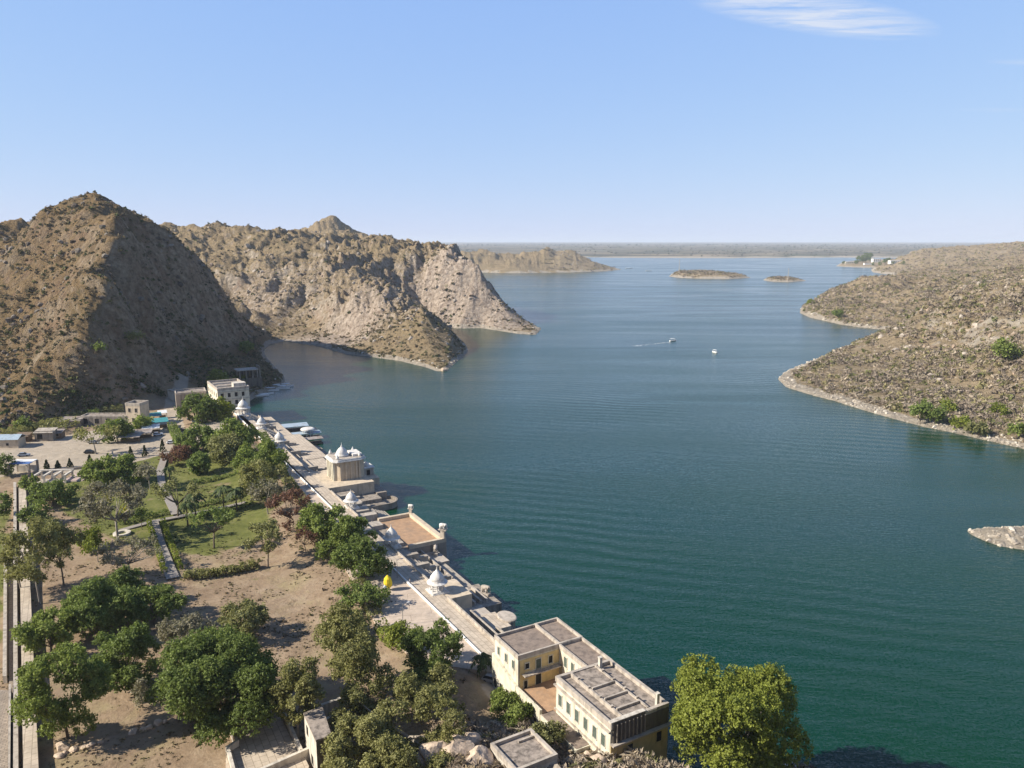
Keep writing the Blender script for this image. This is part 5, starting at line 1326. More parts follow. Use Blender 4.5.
def house(name, px, py, z, rz, L, W, H, label, cat, wall, roof, wins=(), roofkind='flat', group=None, ph=0.5):
    """a small far building; local x along its front, front at y=0 facing -y"""
    p = at(px, py, z)
    t = empty(name, p, rz, label, cat, group)
    m = MB(); m.box(-L / 2, L / 2, 0, W, -2, H); m.build('wall', wall, t)
    if roofkind == 'flat': flat_roof(t, -L / 2, L / 2, 0, W, H + 0.3, roof, ph, 0.35)
    elif roofkind == 'gable':
        m = MB(); m.add([(-L / 2 - .4, -.5, H - .15), (L / 2 + .4, -.5, H - .15), (L / 2 + .4, W / 2, H + W * .22), (-L / 2 - .4, W / 2, H + W * .22), (-L / 2 - .4, W + .5, H - .15), (L / 2 + .4, W + .5, H - .15),
                         (-L / 2 - .4, -.5, H), (L / 2 + .4, -.5, H), (L / 2 + .4, W / 2, H + W * .22 + .15), (-L / 2 - .4, W / 2, H + W * .22 + .15), (-L / 2 - .4, W + .5, H), (L / 2 + .4, W + .5, H)],
                        [(6, 7, 8, 9), (9, 8, 11, 10), (1, 0, 3, 2), (2, 3, 4, 5), (0, 1, 7, 6), (4, 10, 11, 5), (1, 2, 8, 7), (2, 5, 11, 8), (0, 6, 9, 3), (3, 9, 10, 4)]); m.build('roof', roof, t)
    elif roofkind == 'slope':
        m = MB(); m.add([(-L / 2 - .3, -.8, H - .5), (L / 2 + .3, -.8, H - .5), (L / 2 + .3, W + .3, H + .4), (-L / 2 - .3, W + .3, H + .4), (-L / 2 - .3, -.8, H - .4), (L / 2 + .3, -.8, H - .4), (L / 2 + .3, W + .3, H + .5), (-L / 2 - .3, W + .3, H + .5)],
                        [(0, 3, 2, 1), (4, 5, 6, 7), (0, 1, 5, 4), (1, 2, 6, 5), (2, 3, 7, 6), (3, 0, 4, 7)]); m.build('roof', roof, t)
    for u, z_, w_, h_, nm in wins: opening(t, 'y', u, z_, w_, h_, M_DARK, nm, M_COPING, 0.0, -1)
    return t

def build_village():
    # guest house at the far end of the dam
    p = at(219, 415, 5); rz = 0.55
    t = empty('guest_house', p, rz, 'cream two-storey guest house with a flat roof at the far end of the dam', 'house')
    L = 14.5; W = 24.0; H = 11.6
    m = MB(); m.box(0, L, 0, W, -3, H); m.build('wall', M_CREAM, t)
    flat_roof(t, 0, L, 0, W, H + 0.2, M_ROOF, 0.9, 0.5)
    for y0 in (8.5, 16.5):
        m = MB(); m.box(1.5, L - 1.5, y0, y0 + 0.5, H + .2, H + .8); m.build('roof_wall', M_LIME, t)
    m = MB(); m.box(L * .55, L - .8, 2.5, 7.0, H + 0.2, H + 2.4); m.build('roof_cabin', M_LIME, t)
    for z_ in (0.6, 4.4, 8.1):
        m = MB(); m.box(-0.15, L + .15, -0.35, -0.01, z_ + 2.6, z_ + 2.8); m.build('string_course', M_COPING, t)
        for u in (2.0, 5.2, 8.4, 11.6): opening(t, 'y', u, z_, 1.3, 2.0, M_DARK, 'window', plane=0, sign=-1)
    for z_ in (4.4, 8.1):
        for u in (3, 8, 13, 18, 22): opening(t, 'x', u, z_, 1.3, 1.9, M_DARK, 'window', plane=0, sign=-1)
    m = MB(); m.box(-4, -0.16, 1.5, 8.5, -2, 4.6); m.build('side_porch', M_LIME, t)
    # its lower wing
    house('annexe', 192, 406, 6, rz - 0.1, 14, 11, 6.2, 'lower plastered annexe with a flat roof left of the cream guest house', 'house', M_WALLSTONE, M_ROOF, [(-4, 1, 1.4, 2, 'window'), (0, 1, 1.4, 2.2, 'door'), (4, 1, 1.4, 2, 'window')])
    house('gate_lodge', 180, 399, 6, rz + 0.3, 5, 8, 3.6, 'small white-walled lodge at the bend of the road below the dark hill', 'lodge', M_LIME, M_ROOF, [(0, 0.2, 1.4, 2.2, 'door')])
    # ruined pavilion on the rock
    q = at(252, 384, 5)
    t = empty('ruined_boathouse', (q[0], q[1], 5.5), rz, 'dark open-sided boathouse ruin with a slab roof on the rocky shore', 'ruin')
    m = MB(); m.box(-7, 6, 0, 9, -5, 3.0); m.build('base', M_STAIN_SHADE, t)
    m = MB(); m.box(-8, 4, -1, 8, 7.6, 8.1); m.build('roof', M_COPING, t)
    for x in (-6.5, -2.8, 0.8, 3.4):
        for y in (0, 7): c = MB(); c.box(x - .35, x + .35, y - .35, y + .35, 3, 7.6); c.build('pillar', M_WALLSTONE, t)
    m = MB(); m.box(-7, 3.9, 7.3, 7.8, 3, 7.6); m.build('wall', M_STAIN_SHADE, t)
    m = MB(); m.box(4.6, 5.2, 0.2, 8.0, 3, 9.5); m.build('side_wall', M_WALLSTONE, t)
    # tower house and the row of shops along the road
    house('tower_house', 134, 424, 5.5, -0.12, 6.8, 7.0, 8.2, 'narrow two-storey pale stone house with a flat roof at the foot of the dark hill', 'house', M_TAN, M_ROOF, [(-1.6, 5.4, 1.1, 1.7, 'window'), (1.5, 5.4, 1.1, 1.7, 'window'), (0, 0.5, 1.3, 2.2, 'door')], ph=1.0)
    house('shop_row', 104, 424, 5.5, 0.02, 20, 6, 3.0, 'long low stone shop row behind the roadside trees', 'shop', M_WALLSTONE, M_ROOF, [(-8, 0.2, 2, 2.3, 'door'), (-3, 0.2, 2, 2.3, 'door'), (2, 0.2, 2, 2.3, 'door'), (7, 0.2, 2, 2.3, 'door')])
    house('shop_row', 70, 426, 5.5, 0.10, 9, 5, 2.8, 'low stone shop with a dusty roof left of the long row', 'shop', M_WALLSTONE, M_TIN, [(-3, 0.2, 2, 2.2, 'door'), (2, 0.2, 2, 2.2, 'door')], 'slope')
    house('tin_shed', 5, 447, 5.5, 0.10, 10, 6, 3.0, 'brick shed with a pale blue-grey tin gable roof at the left edge', 'shed', M_TAN, M_TINBLUE, [(1, 0.5, 1.0, 1.0, 'window')], 'gable')
    house('stone_shed', 44, 440, 5.5, 0.12, 7, 4.5, 3.6, 'dark stone roadside shed with a flat slab roof', 'shed', M_WALLSTONE, M_COPING, [(-1.5, 0.3, 2.2, 2.2, 'door')], 'slope')
    house('tea_stall', 56, 438, 5.5, 0.12, 4.5, 3.4, 2.6, 'small dark tea stall beside the stone shed', 'stall', M_WOOD, M_TIN, [(0, 0.8, 2.4, 1.2, 'window')], 'slope')
    house('tea_stall', 22, 441, 5.5, 0.12, 5, 3.4, 2.4, 'dark wooden stall between the tin shed and the stone shed', 'stall', M_WOOD, M_WOOD, [(0, 0.8, 2.6, 1.2, 'window')], 'slope')
    # market awnings
    def awning(px, py, L, W, rz, mat, label, h=2.7):
        p = at(px, py, 5.2); t = empty('market_stall', p, rz, label, 'stall')
        m = MB(); m.add([(-L / 2, 0, h - .45), (L / 2, 0, h - .45), (L / 2, W, h + .3), (-L / 2, W, h + .3), (-L / 2, 0, h - .38), (L / 2, 0, h - .38), (L / 2, W, h + .37), (-L / 2, W, h + .37)],
                        [(0, 3, 2, 1), (4, 5, 6, 7), (0, 1, 5, 4), (1, 2, 6, 5), (2, 3, 7, 6), (3, 0, 4, 7)]); m.build('awning', mat, t)
        for x in (-L / 2 + .2, L / 2 - .2):
            for y in (0.15, W - .15): c = MB(); c.tube([(x, y, -.2), (x, y, h - .3)], 0.06, 6); c.build('post', M_WOOD, t)
        m = MB(); m.box(-L / 2 + .6, L / 2 - .6, W * .5, W * .8, -.1, 0.9); m.build('counter', M_WOOD, t)
    awning(128, 443, 9, 5.5, 0.12, M_TIN, 'long market stall with a dusty tin awning, first from the roadside trees')
    awning(141, 439, 8, 5.5, 0.25, M_TIN, 'market stall with a dusty tin awning, next after the longest one')
    awning(151, 434, 7, 5.5, 0.4, M_WHITECLOTH, 'market stall under a pale cloth awning beside the teal one')
    awning(160, 429, 7.5, 6, 0.5, M_TEAL, 'market stall under a large teal tarpaulin at the road bend', 3.4)
    awning(154, 422, 7, 5, 0.5, M_TEAL, 'market stall under a lighter teal tarpaulin set back from the road', 3.0)
    awning(163, 418, 4, 3.5, 0.5, M_WHITECLOTH, 'little market stall with a white awning behind the teal ones')
    # kiosk with the blue cover by the gate
    p = at(20, 476, 5.2); t = empty('gate_kiosk', p, 0.05, 'gate kiosk with a blue and white cover at the head of the walkway', 'kiosk')
    m = MB(); m.box(-3.4, 3.4, 0, 2.6, 4.2, 4.4); m.build('blue_cover', M_BLUE, t)
    m = MB(); m.box(-3.6, 3.4, 2.61, 5.6, 4.3, 4.5); m.build('white_cover', M_WHITECLOTH, t)
    for x in (-3.5, 3.3):
        for y in (0.1, 5.4): c = MB(); c.box(x - .3, x + .3, y - .3, y + .3, -.5, 4.2); c.build('post', M_WALLSTONE, t)
    m = MB(); m.box(-3.2, 3.2, 5.0, 5.3, -.5, 2.4); m.build('wall', M_LIME, t)
    # open concrete frame
    p = at(50, 484, 5); t = empty('concrete_frame', p, 0.10, 'roofless pale concrete frame of beams above the round dark tree', 'ruin')
    for x in (-5.0, -1.7, 1.7, 5.0):
        m = MB(); m.box(x - .35, x + .35, -.3, 6, 2.6, 3.1); m.build('beam', M_LIME, t)
        for y in (0, 5.5): c = MB(); c.box(x - .25, x + .25, y - .25, y + .25, -.5, 2.6); c.build('pillar', M_LIME, t)
    m = MB(); m.box(-5.6, 5.6, 5.0, 5.8, 3.11, 3.5); m.build('cross_beam', M_LIME, t)
    m = MB(); m.box(-5, 5, 0.4, 5.2, -.3, 0.35); m.build('floor', M_COPING, t)
    p = at(73, 482, 5); t = empty('paved_platform', p, 0.1, 'low pinkish paved platform right of the concrete frame', 'platform')
    m = MB(); m.box(-3.2, 3.2, 0, 10, -.5, 0.5); m.build('deck', simple_mat('pink_paving', (0.45, 0.34, 0.29), 0.12, 1, world=True), t)
    m = MB(); m.box(-3.2, 3.2, -0.3, -0.01, -.5, 0.3); m.build('step', M_COPING, t)
    # garden wall along the road
    t = empty('garden_fence', (0, 0, 0), 0, 'low dark boundary wall between the sandy road and the garden', 'wall')
    wall_run(t, [at(34, 474, 5)[:2], at(85, 469, 5)[:2], at(100, 468, 5)[:2]], 4.5, 6.0, 0.5, M_WALLSTONE)

def vehicle(px, py, rz, col, label, kind='car', z=5.25):
    p = at(px, py, z)
    t = empty('parked_car', (p[0], p[1], gz1(p[0], p[1])), rz, label, 'car', 'cars parked along the road')
    bm_ = simple_mat('car_paint', col, 0.06, 1, rough=0.35, bmp=0)
    def sec(ring): return ring
    b = MB()
    prof = [(-2.05, 0.35), (-2.1, 0.75), (-1.9, 0.95), (-0.85, 1.0), (0.95, 0.98), (1.95, 0.82), (2.1, 0.6), (2.05, 0.35)]
    hi = len(prof)
    b.add([(x, -0.84, z_) for x, z_ in prof] + [(x, 0.84, z_) for x, z_ in prof], [tuple(range(hi)), tuple(range(2 * hi - 1, hi - 1, -1))] + [(i, (i + 1) % hi, hi + (i + 1) % hi, hi + i) for i in range(hi)])
    b.build('body', bm_, t, bevel=0.06)
    prof = [(-1.75, 0.96), (-1.35, 1.42), (0.1, 1.46), (0.95, 0.97)]
    g = MB(); g.add([(x, -0.78, z_) for x, z_ in prof[:1]] + [(prof[1][0], -.66, prof[1][1]), (prof[2][0], -.66, prof[2][1]), (prof[3][0], -.78, prof[3][1])] + [(prof[0][0], .78, prof[0][1]), (prof[1][0], .66, prof[1][1]), (prof[2][0], .66, prof[2][1]), (prof[3][0], .78, prof[3][1])],
              [(0, 1, 2, 3), (7, 6, 5, 4), (0, 4, 5, 1), (1, 5, 6, 2), (2, 6, 7, 3), (3, 7, 4, 0)]); g.build('window', M_CARGLASS, t)
    r = MB(); r.box(-1.33, 0.08, -.64, .64, 1.455, 1.50); r.build('roof', bm_, t)
    for x in (-1.3, 1.3):
        for y in (-.8, .8):
            w = MB(); w.tube([(x, y - .1, 0.32), (x, y + .1, 0.32)], 0.32, 14); w.build('wheel', M_TYRE, t)
    return t
M_CARGLASS = simple_mat('car_glass', (0.02, 0.025, 0.03), 0.1, 1, rough=0.08, bmp=0)
M_TYRE = simple_mat('tyre', (0.02, 0.02, 0.02), 0.1, 1, bmp=0)
def build_cars():
    for px, py, rz, col, lab in [
        (158, 435, 0.5, (0.62, 0.64, 0.68), 'silver-white car parked at the teal market stall'),
        (90, 453, 0.1, (0.03, 0.03, 0.035), 'black car on the sandy road below the pale roadside tree'),
        (172, 443, 0.3, (0.7, 0.7, 0.7), 'white car on the road beside the rust-red shrub'),
        (192, 421, 0.6, (0.05, 0.05, 0.06), 'dark car parked under the tree in front of the annexe'),
        (197, 424, 0.5, (0.55, 0.56, 0.58), 'silver car parked beside the dark car in front of the annexe'),
        (222, 421, 0.4, (0.72, 0.72, 0.7), 'white car parked under the light green tree at the guest house'),
        (231, 419, 0.3, (0.12, 0.13, 0.15), 'charcoal car parked next to the white car at the guest house'),
        (180, 431, 1.2, (0.06, 0.05, 0.05), 'small dark car alone at the edge of the road bend'),
        (94, 443, 0.1, (0.6, 0.6, 0.58), 'pale car half hidden behind the roadside tree'),
        (24, 455, 0.2, (0.25, 0.28, 0.33), 'blue-grey car at the head of the walkway'),
        (493, 683, -0.4, (0.33, 0.31, 0.30), 'grey car in the shade of the mansion garden wall')]:
        vehicle(px, py, rz, col, lab)

def boat(px, py, rz, label, L=7.0, canopy=True, hull=None, group='boats on the lake'):
    p = at(px, py, 0)
    t = empty('boat', p, rz, label, 'boat', group)
    W = L * 0.27
    secs = []
    for x, w_, h_ in [(-L / 2, W * .42, .75), (-L * .3, W * .5, .7), (0, W * .52, .68), (L * .25, W * .44, .75), (L * .42, W * .22, .9), (L / 2, 0.03, 1.05)]:
        secs += [(x, -w_, h_), (x, -w_ * .7, -0.25), (x, w_ * .7, -0.25), (x, w_, h_)]
    fs = [(0, 1, 2, 3)]
    for i in range(5):
        a = i * 4
        fs += [(a, a + 4, a + 5, a + 1), (a + 1, a + 5, a + 6, a + 2), (a + 2, a + 6, a + 7, a + 3), ]
    m = MB(); m.add(secs, fs); m.add([(q[0], q[1] * .92, 0.5) for q in secs if q[2] > 0.3], [(0, 1, 3, 2), (2, 3, 5, 4), (4, 5, 7, 6), (6, 7, 9, 8), (8, 9, 11, 10)])
    m.build('hull', hull or M_WHITEPAINT, t)
    if canopy:
        c = MB(); c.box(-L * .38, L * .22, -W * .46, W * .46, 2.1, 2.22); c.build('canopy', M_WHITECLOTH, t)
        for x in (-L * .36, L * .2):
            for y in (-W * .42, W * .42): q = MB(); q.tube([(x, y, .5), (x, y, 2.1)], .04, 5); q.build('post', M_STEEL, t)
    return t
def floater(px, py, L, W, rz, label, mat, h=2.6):
    p = at(px, py, 0)
    t = empty('floating_jetty', p, rz, label, 'jetty', 'floating jetties along the dam')
    m = MB(); m.box(-L / 2, L / 2, -W / 2, W / 2, -.3, .5); m.build('deck', M_WOOD, t)
    m = MB(); m.box(-L / 2 - .2, L / 2 + .2, -W / 2 - .2, W / 2 + .2, h, h + .18); m.build('roof', mat, t)
    for x in (-L / 2 + .4, 0, L / 2 - .4):
        for y in (-W / 2 + .3, W / 2 - .3): c = MB(); c.tube([(x, y, .5), (x, y, h)], .09, 6); c.build('post', M_STEEL, t)
def build_boats():
    boat(673, 341, 0.55, 'motor boat trailing a white wake on the open lake', 7.5)
    boat(714.5, 352.5, 1.9, 'motor boat with a white canopy coming nearer on the open lake', 6.5)
    boat(629, 268.4, 0.1, 'white boat off the tip of the far headland', 26)
    boat(649, 271, 0.1, 'white boat between the far headland and the long island', 20)
    pts = [(272, 391, .3), (277, 388, .5), (283, 389, .2), (287, 387, .6), (262, 396, .4), (267, 394.5, .7)]
    labs = ['moored boat at the inner side of the cluster off the rocky shore', 'moored boat behind the nearest of the rocky-shore cluster', 'moored boat in the middle of the rocky-shore cluster', 'moored boat outermost of the rocky-shore cluster', 'boat drawn up in the shade nearest the guest house', 'boat drawn up in the shade next to the rocky-shore cluster']
    for (x, y, r_), l_ in zip(pts, labs): boat(x, y, r_, l_, 8, hull=M_WHITEPAINT, canopy=x > 270, group='boats moored off the rocky shore')
    for (x, y, r_), l_ in zip([(270, 424, 2.2), (277, 429, 2.2), (284, 433, 2.2), (318, 449, 2.2), (322, 453, 2.2)],
        ['rowing boat at the steps nearest the small white kiosk', 'second rowing boat from the small white kiosk', 'rowing boat tucked beside the blue-grey floating roof', 'rowing boat at the dark end of the landing stage', 'rowing boat just below the landing stage before the pavilion']):
        boat(x, y, r_, l_, 6.5, canopy=False, hull=M_COPING, group='rowing boats along the dam')
    floater(292, 431, 14, 7.5, DAM_ROT + 1.45, 'floating jetty with a pale blue-grey roof beside the dam', M_TINBLUE)
    floater(303, 438.5, 15, 5, DAM_ROT + 1.5, 'narrow floating jetty with a tin roof below the round white kiosk', M_TINBLUE, 2.4)
    floater(307, 444, 13, 4.5, DAM_ROT + 1.5, 'rusty-roofed floating jetty nearest the broad landing', M_TIN, 2.2)
    p = at(308, 438, 0)
    t = empty('round_kiosk', p, 0, 'round white-topped kiosk standing in the water at the end of the jetties', 'kiosk')
    m = MB(); m.lathe([(2.6, -2), (2.6, 0.8)], 18); m.build('base', M_WALLSTONE, t)
    for a in range(8): c = MB(); c.tube([(2.1 * math.cos(a * .785), 2.1 * math.sin(a * .785), .8), (2.1 * math.cos(a * .785), 2.1 * math.sin(a * .785), 3.8)], .15, 6); c.build('column', M_MARBLE, t)
    m = MB(); m.lathe([(3.0, 3.8), (3.1, 3.9), (3.0, 4.3), (2.4, 4.6), (0.3, 4.8)], 20); m.build('roof', M_MARBLE, t)
    # foam behind the first boat
    rng = np.random.default_rng(4); a = at(671, 342, 0.0); m = 70
    u = rng.random(m) ** 1.5; d = np.array([-0.80, -0.60])
    C = np.stack([a[0] + d[0] * u * 46 + rng.normal(0, 0.5, m) * (0.4 + 2 * u), a[1] + d[1] * u * 46 + rng.normal(0, .5, m) * (.4 + 3 * u), 0.03 + 0.0 * u], 1)
    V, F = leaf_quads(rng, C, np.tile([0, 0, 8.0], (m, 1)), 0.8, 1.0, 2.0); V[:, 2] = 0.03 + 0.02 * rng.random(len(V))
    o = add_mesh('wake_foam', np_mesh('wake_foam', V, F, M_WHITECLOTH)); o['kind'] = 'stuff'

def build_islands():
    for (px, py, h, lab) in [(679, 272.5, 36, 'thin steel mast on the long brown island'), (788, 279, 24, 'thin steel mast on the short island')]:
        p = ground_hit(px, py)
        t = empty('mast', p, 0, lab, 'mast')
        m = MB(); m.tube([(0, 0, -1), (0, 0, h)], [0.8, 0.35], 6); m.build('pole', M_COPING, t)
        m = MB(); m.box(-2, 2, -2, 2, -1, 1.5); m.build('base', M_COPING, t)
        m = MB(); m.obox((0, 0, h * .9), (3.5, .4, .6)); m.build('cross_arm', M_COPING, t)
    def far_house(px, py, L, W, H, lab, mat, wins=3):
        p = ground_hit(px, py); t = empty('lake_palace', p, 0.05, lab, 'palace', 'buildings of the island resort')
        m = MB(); m.box(-L / 2, L / 2, 0, W, -3, H); m.build('wall', mat, t)
        m = MB(); m.box(-L / 2 - .6, L / 2 + .6, -.6, W + .6, H, H + .8); m.build('roof', M_WHITEPAINT, t)
        for i in range(wins):
            u = -L / 2 + L * (i + .5) / wins; opening(t, 'y', u, 2.5, L / wins * .4, H - 5, M_DARK, 'window', plane=0, sign=-1)
    far_house(877, 262.4, 32, 18, 14, 'tall white resort building among the trees of the wooded island', M_WHITEPAINT, 4)
    far_house(896, 263, 34, 16, 7, 'long low white building right of the tall one on the wooded island', M_WHITEPAINT, 5)
    far_house(850.5, 263.8, 36, 14, 8, 'long cream building at the left end of the wooded island', M_CREAM, 5)
    far_house(868, 264.8, 26, 10, 5, 'low white building on the shore in front of the tall one', M_WHITEPAINT, 3)
    rng = np.random.default_rng(91); k_ = 0
    spots = [(858, 263, 12), (862, 262.4, 17), (866, 262.2, 19), (870, 261.8, 16), (885, 263.5, 11), (889, 263.2, 10), (873, 265.2, 6), (880, 265.4, 7), (856, 264, 8), (844, 264.6, 7), (903, 264.3, 6), (893, 264.6, 7)]
    desc = ['first', 'second', 'third', 'fourth', 'fifth', 'sixth', 'seventh', 'eighth']
    for i, (px, py, hpx) in enumerate(spots):
        lab = ['dark tree left of the tall white resort building, lower of the tall clump', 'dark tall tree in the clump left of the tall white resort building', 'tallest dark tree of the wooded island', 'dark tree touching the left side of the tall white resort building', 'dark tree touching the right side of the tall white resort building', 'dark tree between the tall and the long low resort buildings', 'low tree on the island shore in front of the tall white building', 'low tree on the island shore right of the low white building', 'mid tree behind the long cream island building', 'small tree at the left tip of the wooded island', 'small tree at the right tip of the wooded island', 'small tree in front of the long low white island building'][i]
        hpx = hpx * 0.52; tree('dense', px, py, hpx * 1.0, py - hpx, lab, 'island_tree', 'dark', n=9, group='trees of the wooded island', leaf_px=1.0)
# ------------------------------------------------------------------ garden: trees, palms, shrubs, hedges, paths
G_ = 'trees of the garden'
def build_trees():
    T = tree
    # bottom-left grove
    T('dense', 68, 738, 68, 647, 'broad mid-green tree overhanging the walkway in the bottom left corner', 'broadleaf_tree', 'green', group=G_, n=26)
    T('dense', 52, 655, 50, 604, 'rounded mid-green tree overhanging the walkway, above the corner one', 'broadleaf_tree', 'green', group=G_)
    T('dense', 132, 688, 60, 620, 'dark green round tree left of the huge one', 'broadleaf_tree', 'dark', group=G_, n=24)
    T('dense', 98, 634, 64, 574, 'wide dark green tree in the middle of the grove, above the round dark one', 'broadleaf_tree', 'dark', group=G_, n=24)
    T('dense', 126, 610, 50, 568, 'dark green tree behind the wide one, its top the highest of the grove', 'broadleaf_tree', 'dark', group=G_)
    T('dense', 154, 624, 52, 584, 'smaller dark olive tree at the right edge of the grove', 'broadleaf_tree', 'dark', group=G_)
    T('dense', 222, 724, 118, 632, 'huge dark green tree above the whitewashed yard, largest in the garden', 'broadleaf_tree', 'dark', group=G_, n=42)
    T('dense', 244, 636, 54, 599, 'small round yellow-olive tree on the bare ground above the huge tree', 'broadleaf_tree', 'olive', group=G_)
    T('dense', 188, 654, 54, 610, 'grey dry shrubby tree between the dark round tree and the huge one', 'dry_tree', 'grey', group='dry trees', sparse=.55)
    T('dense', 142, 708, 16, 678, 'small brown dry shrub in front of the dark round tree', 'dry_tree', 'grey', group='dry trees', sparse=.5)
    T('tall', 299, 742, 48, 660, 'slender pale olive tree standing against the tall narrow block', 'slender_tree', 'pale', group=G_, n=34, sparse=1.3)
    T('tall', 353, 702, 68, 606, 'tall wispy pale green tree above the roofless ruin', 'slender_tree', 'pale', group=G_, n=30, sparse=0.9)
    T('dense', 432, 676, 66, 624, 'dense dark green tree at the near end of the promenade', 'broadleaf_tree', 'dark', group=G_)
    T('bush', 404, 648, 36, 622, 'bright yellow-green shrub left of the dark tree at the promenade end', 'shrub', 'lime', group='shrubs', cat='shrub')
    T('dense', 410, 748, 148, 673, 'broad olive tree at the bottom centre, above the tan rocks', 'broadleaf_tree', 'pale', group=G_, n=40)
    T('dense', 368, 784, 74, 718, 'olive tree joined to the left side of the broad one at bottom centre', 'broadleaf_tree', 'pale', group=G_, n=20)
    T('tall', 734, 796, 130, 662, 'bright yellow-green tree alone at the water right of the mansion', 'broadleaf_tree', 'lime', z=2.5, group=G_, n=40, sparse=0.95)
    T('bush', 517, 707, 30, 677, 'bright green bush against the mansion garden wall, upper of two', 'shrub', 'green', sn=(150.0, -4.0, 5.0), group='shrubs', cat='shrub')
    T('bush', 532, 713, 30, 687, 'bright green bush against the mansion garden wall, lower of two', 'shrub', 'green', sn=(154.6, -4.0, 5.2), group='shrubs', cat='shrub')
    T('palm', 483, 676, 28, 653, 'small spreading palm in the shade at the corner of the mansion', 'palm', 'palm', cat='palm', group='palms')
    T('bush', 545, 752, 40, 722, 'dull olive bush between the small hut and the mansion', 'shrub', 'olive', group='shrubs', cat='shrub')
    # along the promenade
    T('dense', 366, 578, 46, 532, 'dense dark green tree leaning over the promenade by the yellow parasol', 'broadleaf_tree', 'dark', group=G_)
    T('dense', 350, 552, 42, 515, 'mid-green tree behind the dark one by the promenade', 'broadleaf_tree', 'green', group=G_)
    T('dense', 322, 538, 46, 501, 'round bright green tree beside the promenade below the tan pavilion', 'broadleaf_tree', 'green', group=G_)
    T('bush', 362, 608, 50, 577, 'dark olive bush left of the white parasol', 'shrub', 'dark', group='shrubs', cat='shrub')
    T('bush', 345, 640, 42, 612, 'pale yellow-green bush below the dark olive one', 'shrub', 'pale', group='shrubs', cat='shrub')
    T('bush', 330, 558, 32, 538, 'light green bush under the two trees beside the promenade', 'shrub', 'green', group='shrubs', cat='shrub')
    T('sparse', 290, 530, 44, 488, 'rust-red thinly leaved tree right of the palms', 'small_tree', 'rust', group=G_, sparse=1.3)
    T('sparse', 268, 514, 36, 478, 'grey-brown thinly leaved tree above the rust-red one', 'small_tree', 'grey', group=G_, sparse=1.4)
    T('dense', 259, 497, 46, 460, 'grey-olive rounded tree between the lawn and the promenade', 'broadleaf_tree', 'pale', group=G_, sparse=.8)
    T('dense', 262, 474, 52, 441, 'mid-green tree shading the promenade above the grey-olive one', 'broadleaf_tree', 'green', group=G_)
    T('dense', 236, 452, 42, 419, 'round green tree between the car park and the promenade', 'broadleaf_tree', 'green', group=G_)
    T('dense', 226, 462, 38, 434, 'olive tree at the upper end of the lawn', 'broadleaf_tree', 'olive', group=G_)
    T('dense', 199, 452, 38, 424, 'dark green tree at the corner of the car park', 'broadleaf_tree', 'dark', group=G_)
    T('dense', 197, 424, 42, 395, 'dark green spreading tree in front of the annexe', 'broadleaf_tree', 'dark', group=G_)
    T('dense', 222, 420, 22, 399, 'light green small tree in front of the cream guest house', 'broadleaf_tree', 'lime', group=G_)
    T('dense', 216, 388, 20, 371, 'yellow-green tree behind the cream guest house', 'broadleaf_tree', 'lime', group=G_)
    T('dense', 240, 386, 12, 376, 'small light green tree at the back corner of the cream guest house', 'broadleaf_tree', 'lime', group=G_)
    T('dense', 200, 474, 22, 451, 'round dark green tree alone on the upper lawn', 'broadleaf_tree', 'dark', group=G_)
    T('bush', 178, 464, 30, 444, 'rust-red shrub at the road edge of the garden', 'shrub', 'rust', group='shrubs', cat='shrub')
    T('bush', 190, 458, 18, 444, 'dark shrub behind the rust-red one', 'shrub', 'dark', group='shrubs', cat='shrub')
    # around the lawns
    T('umbrella', 178, 518, 48, 478, 'flat-topped olive tree beside the cross of the garden paths', 'garden_tree', 'olive', group=G_)
    T('umbrella', 214, 548, 50, 505, 'flat-topped dark green tree on the lawn right of the hedged path', 'garden_tree', 'dark', group=G_)
    T('sparse', 268, 567, 44, 518, 'open-crowned olive tree at the edge of the bare ground', 'garden_tree', 'olive', group=G_, sparse=1.6)
    T('sparse', 306, 552, 26, 528, 'small brownish tree right of the open-crowned olive one', 'garden_tree', 'rust', group=G_)
    T('bush', 298, 534, 36, 520, 'rust-brown low shrub bed behind the open-crowned tree', 'shrub', 'rust', group='shrubs', cat='shrub')
    T('sparse', 118, 540, 72, 474, 'tall grey thinly leaved tree with yellow creepers, left of the hedged path', 'creeper_tree', 'grey', group=G_, n=36, sparse=1.3)
    T('sparse', 110, 516, 20, 492, 'yellow creeper clump on the left limb of the tall grey tree', 'creeper', 'yellow', cat='creeper', sparse=2, n=8)
    T('sparse', 124, 524, 12, 504, 'yellow creeper clump low on the tall grey tree', 'creeper', 'yellow', cat='creeper', sparse=2, n=7)
    T('sparse', 130, 574, 66, 533, 'wide brownish thinly leaved tree left of the hedge', 'garden_tree', 'grey', group=G_, n=30, sparse=1.4)
    T('sparse', 98, 562, 30, 538, 'pale yellow-green thin tree right of the drooping trees', 'garden_tree', 'lime', group=G_)
    T('tall', 64, 586, 42, 518, 'grey-olive drooping tree, right one of the three over the walkway', 'drooping_tree', 'olive', group=G_, sparse=.9)
    T('tall', 40, 604, 44, 520, 'brownish-olive drooping tree, middle one of the three over the walkway', 'drooping_tree', 'pale', group=G_, sparse=.85)
    T('tall', 22, 594, 44, 524, 'yellow-olive drooping tree, left one of the three over the walkway', 'drooping_tree', 'pale', group=G_, sparse=.8)
    T('dense', 52, 506, 42, 478, 'round dark green tree in front of the concrete frame', 'broadleaf_tree', 'dark', group=G_)
    T('bush', 36, 525, 26, 504, 'dark green bush left below the round dark tree', 'shrub', 'dark', group='shrubs', cat='shrub')
    T('bush', 29, 492, 14, 474, 'small dark bush between the walkway and the concrete frame', 'shrub', 'green', group='shrubs', cat='shrub')
    T('dense', 103, 486, 36, 457, 'mid-green bushy tree right of the pinkish platform', 'broadleaf_tree', 'green', group=G_)
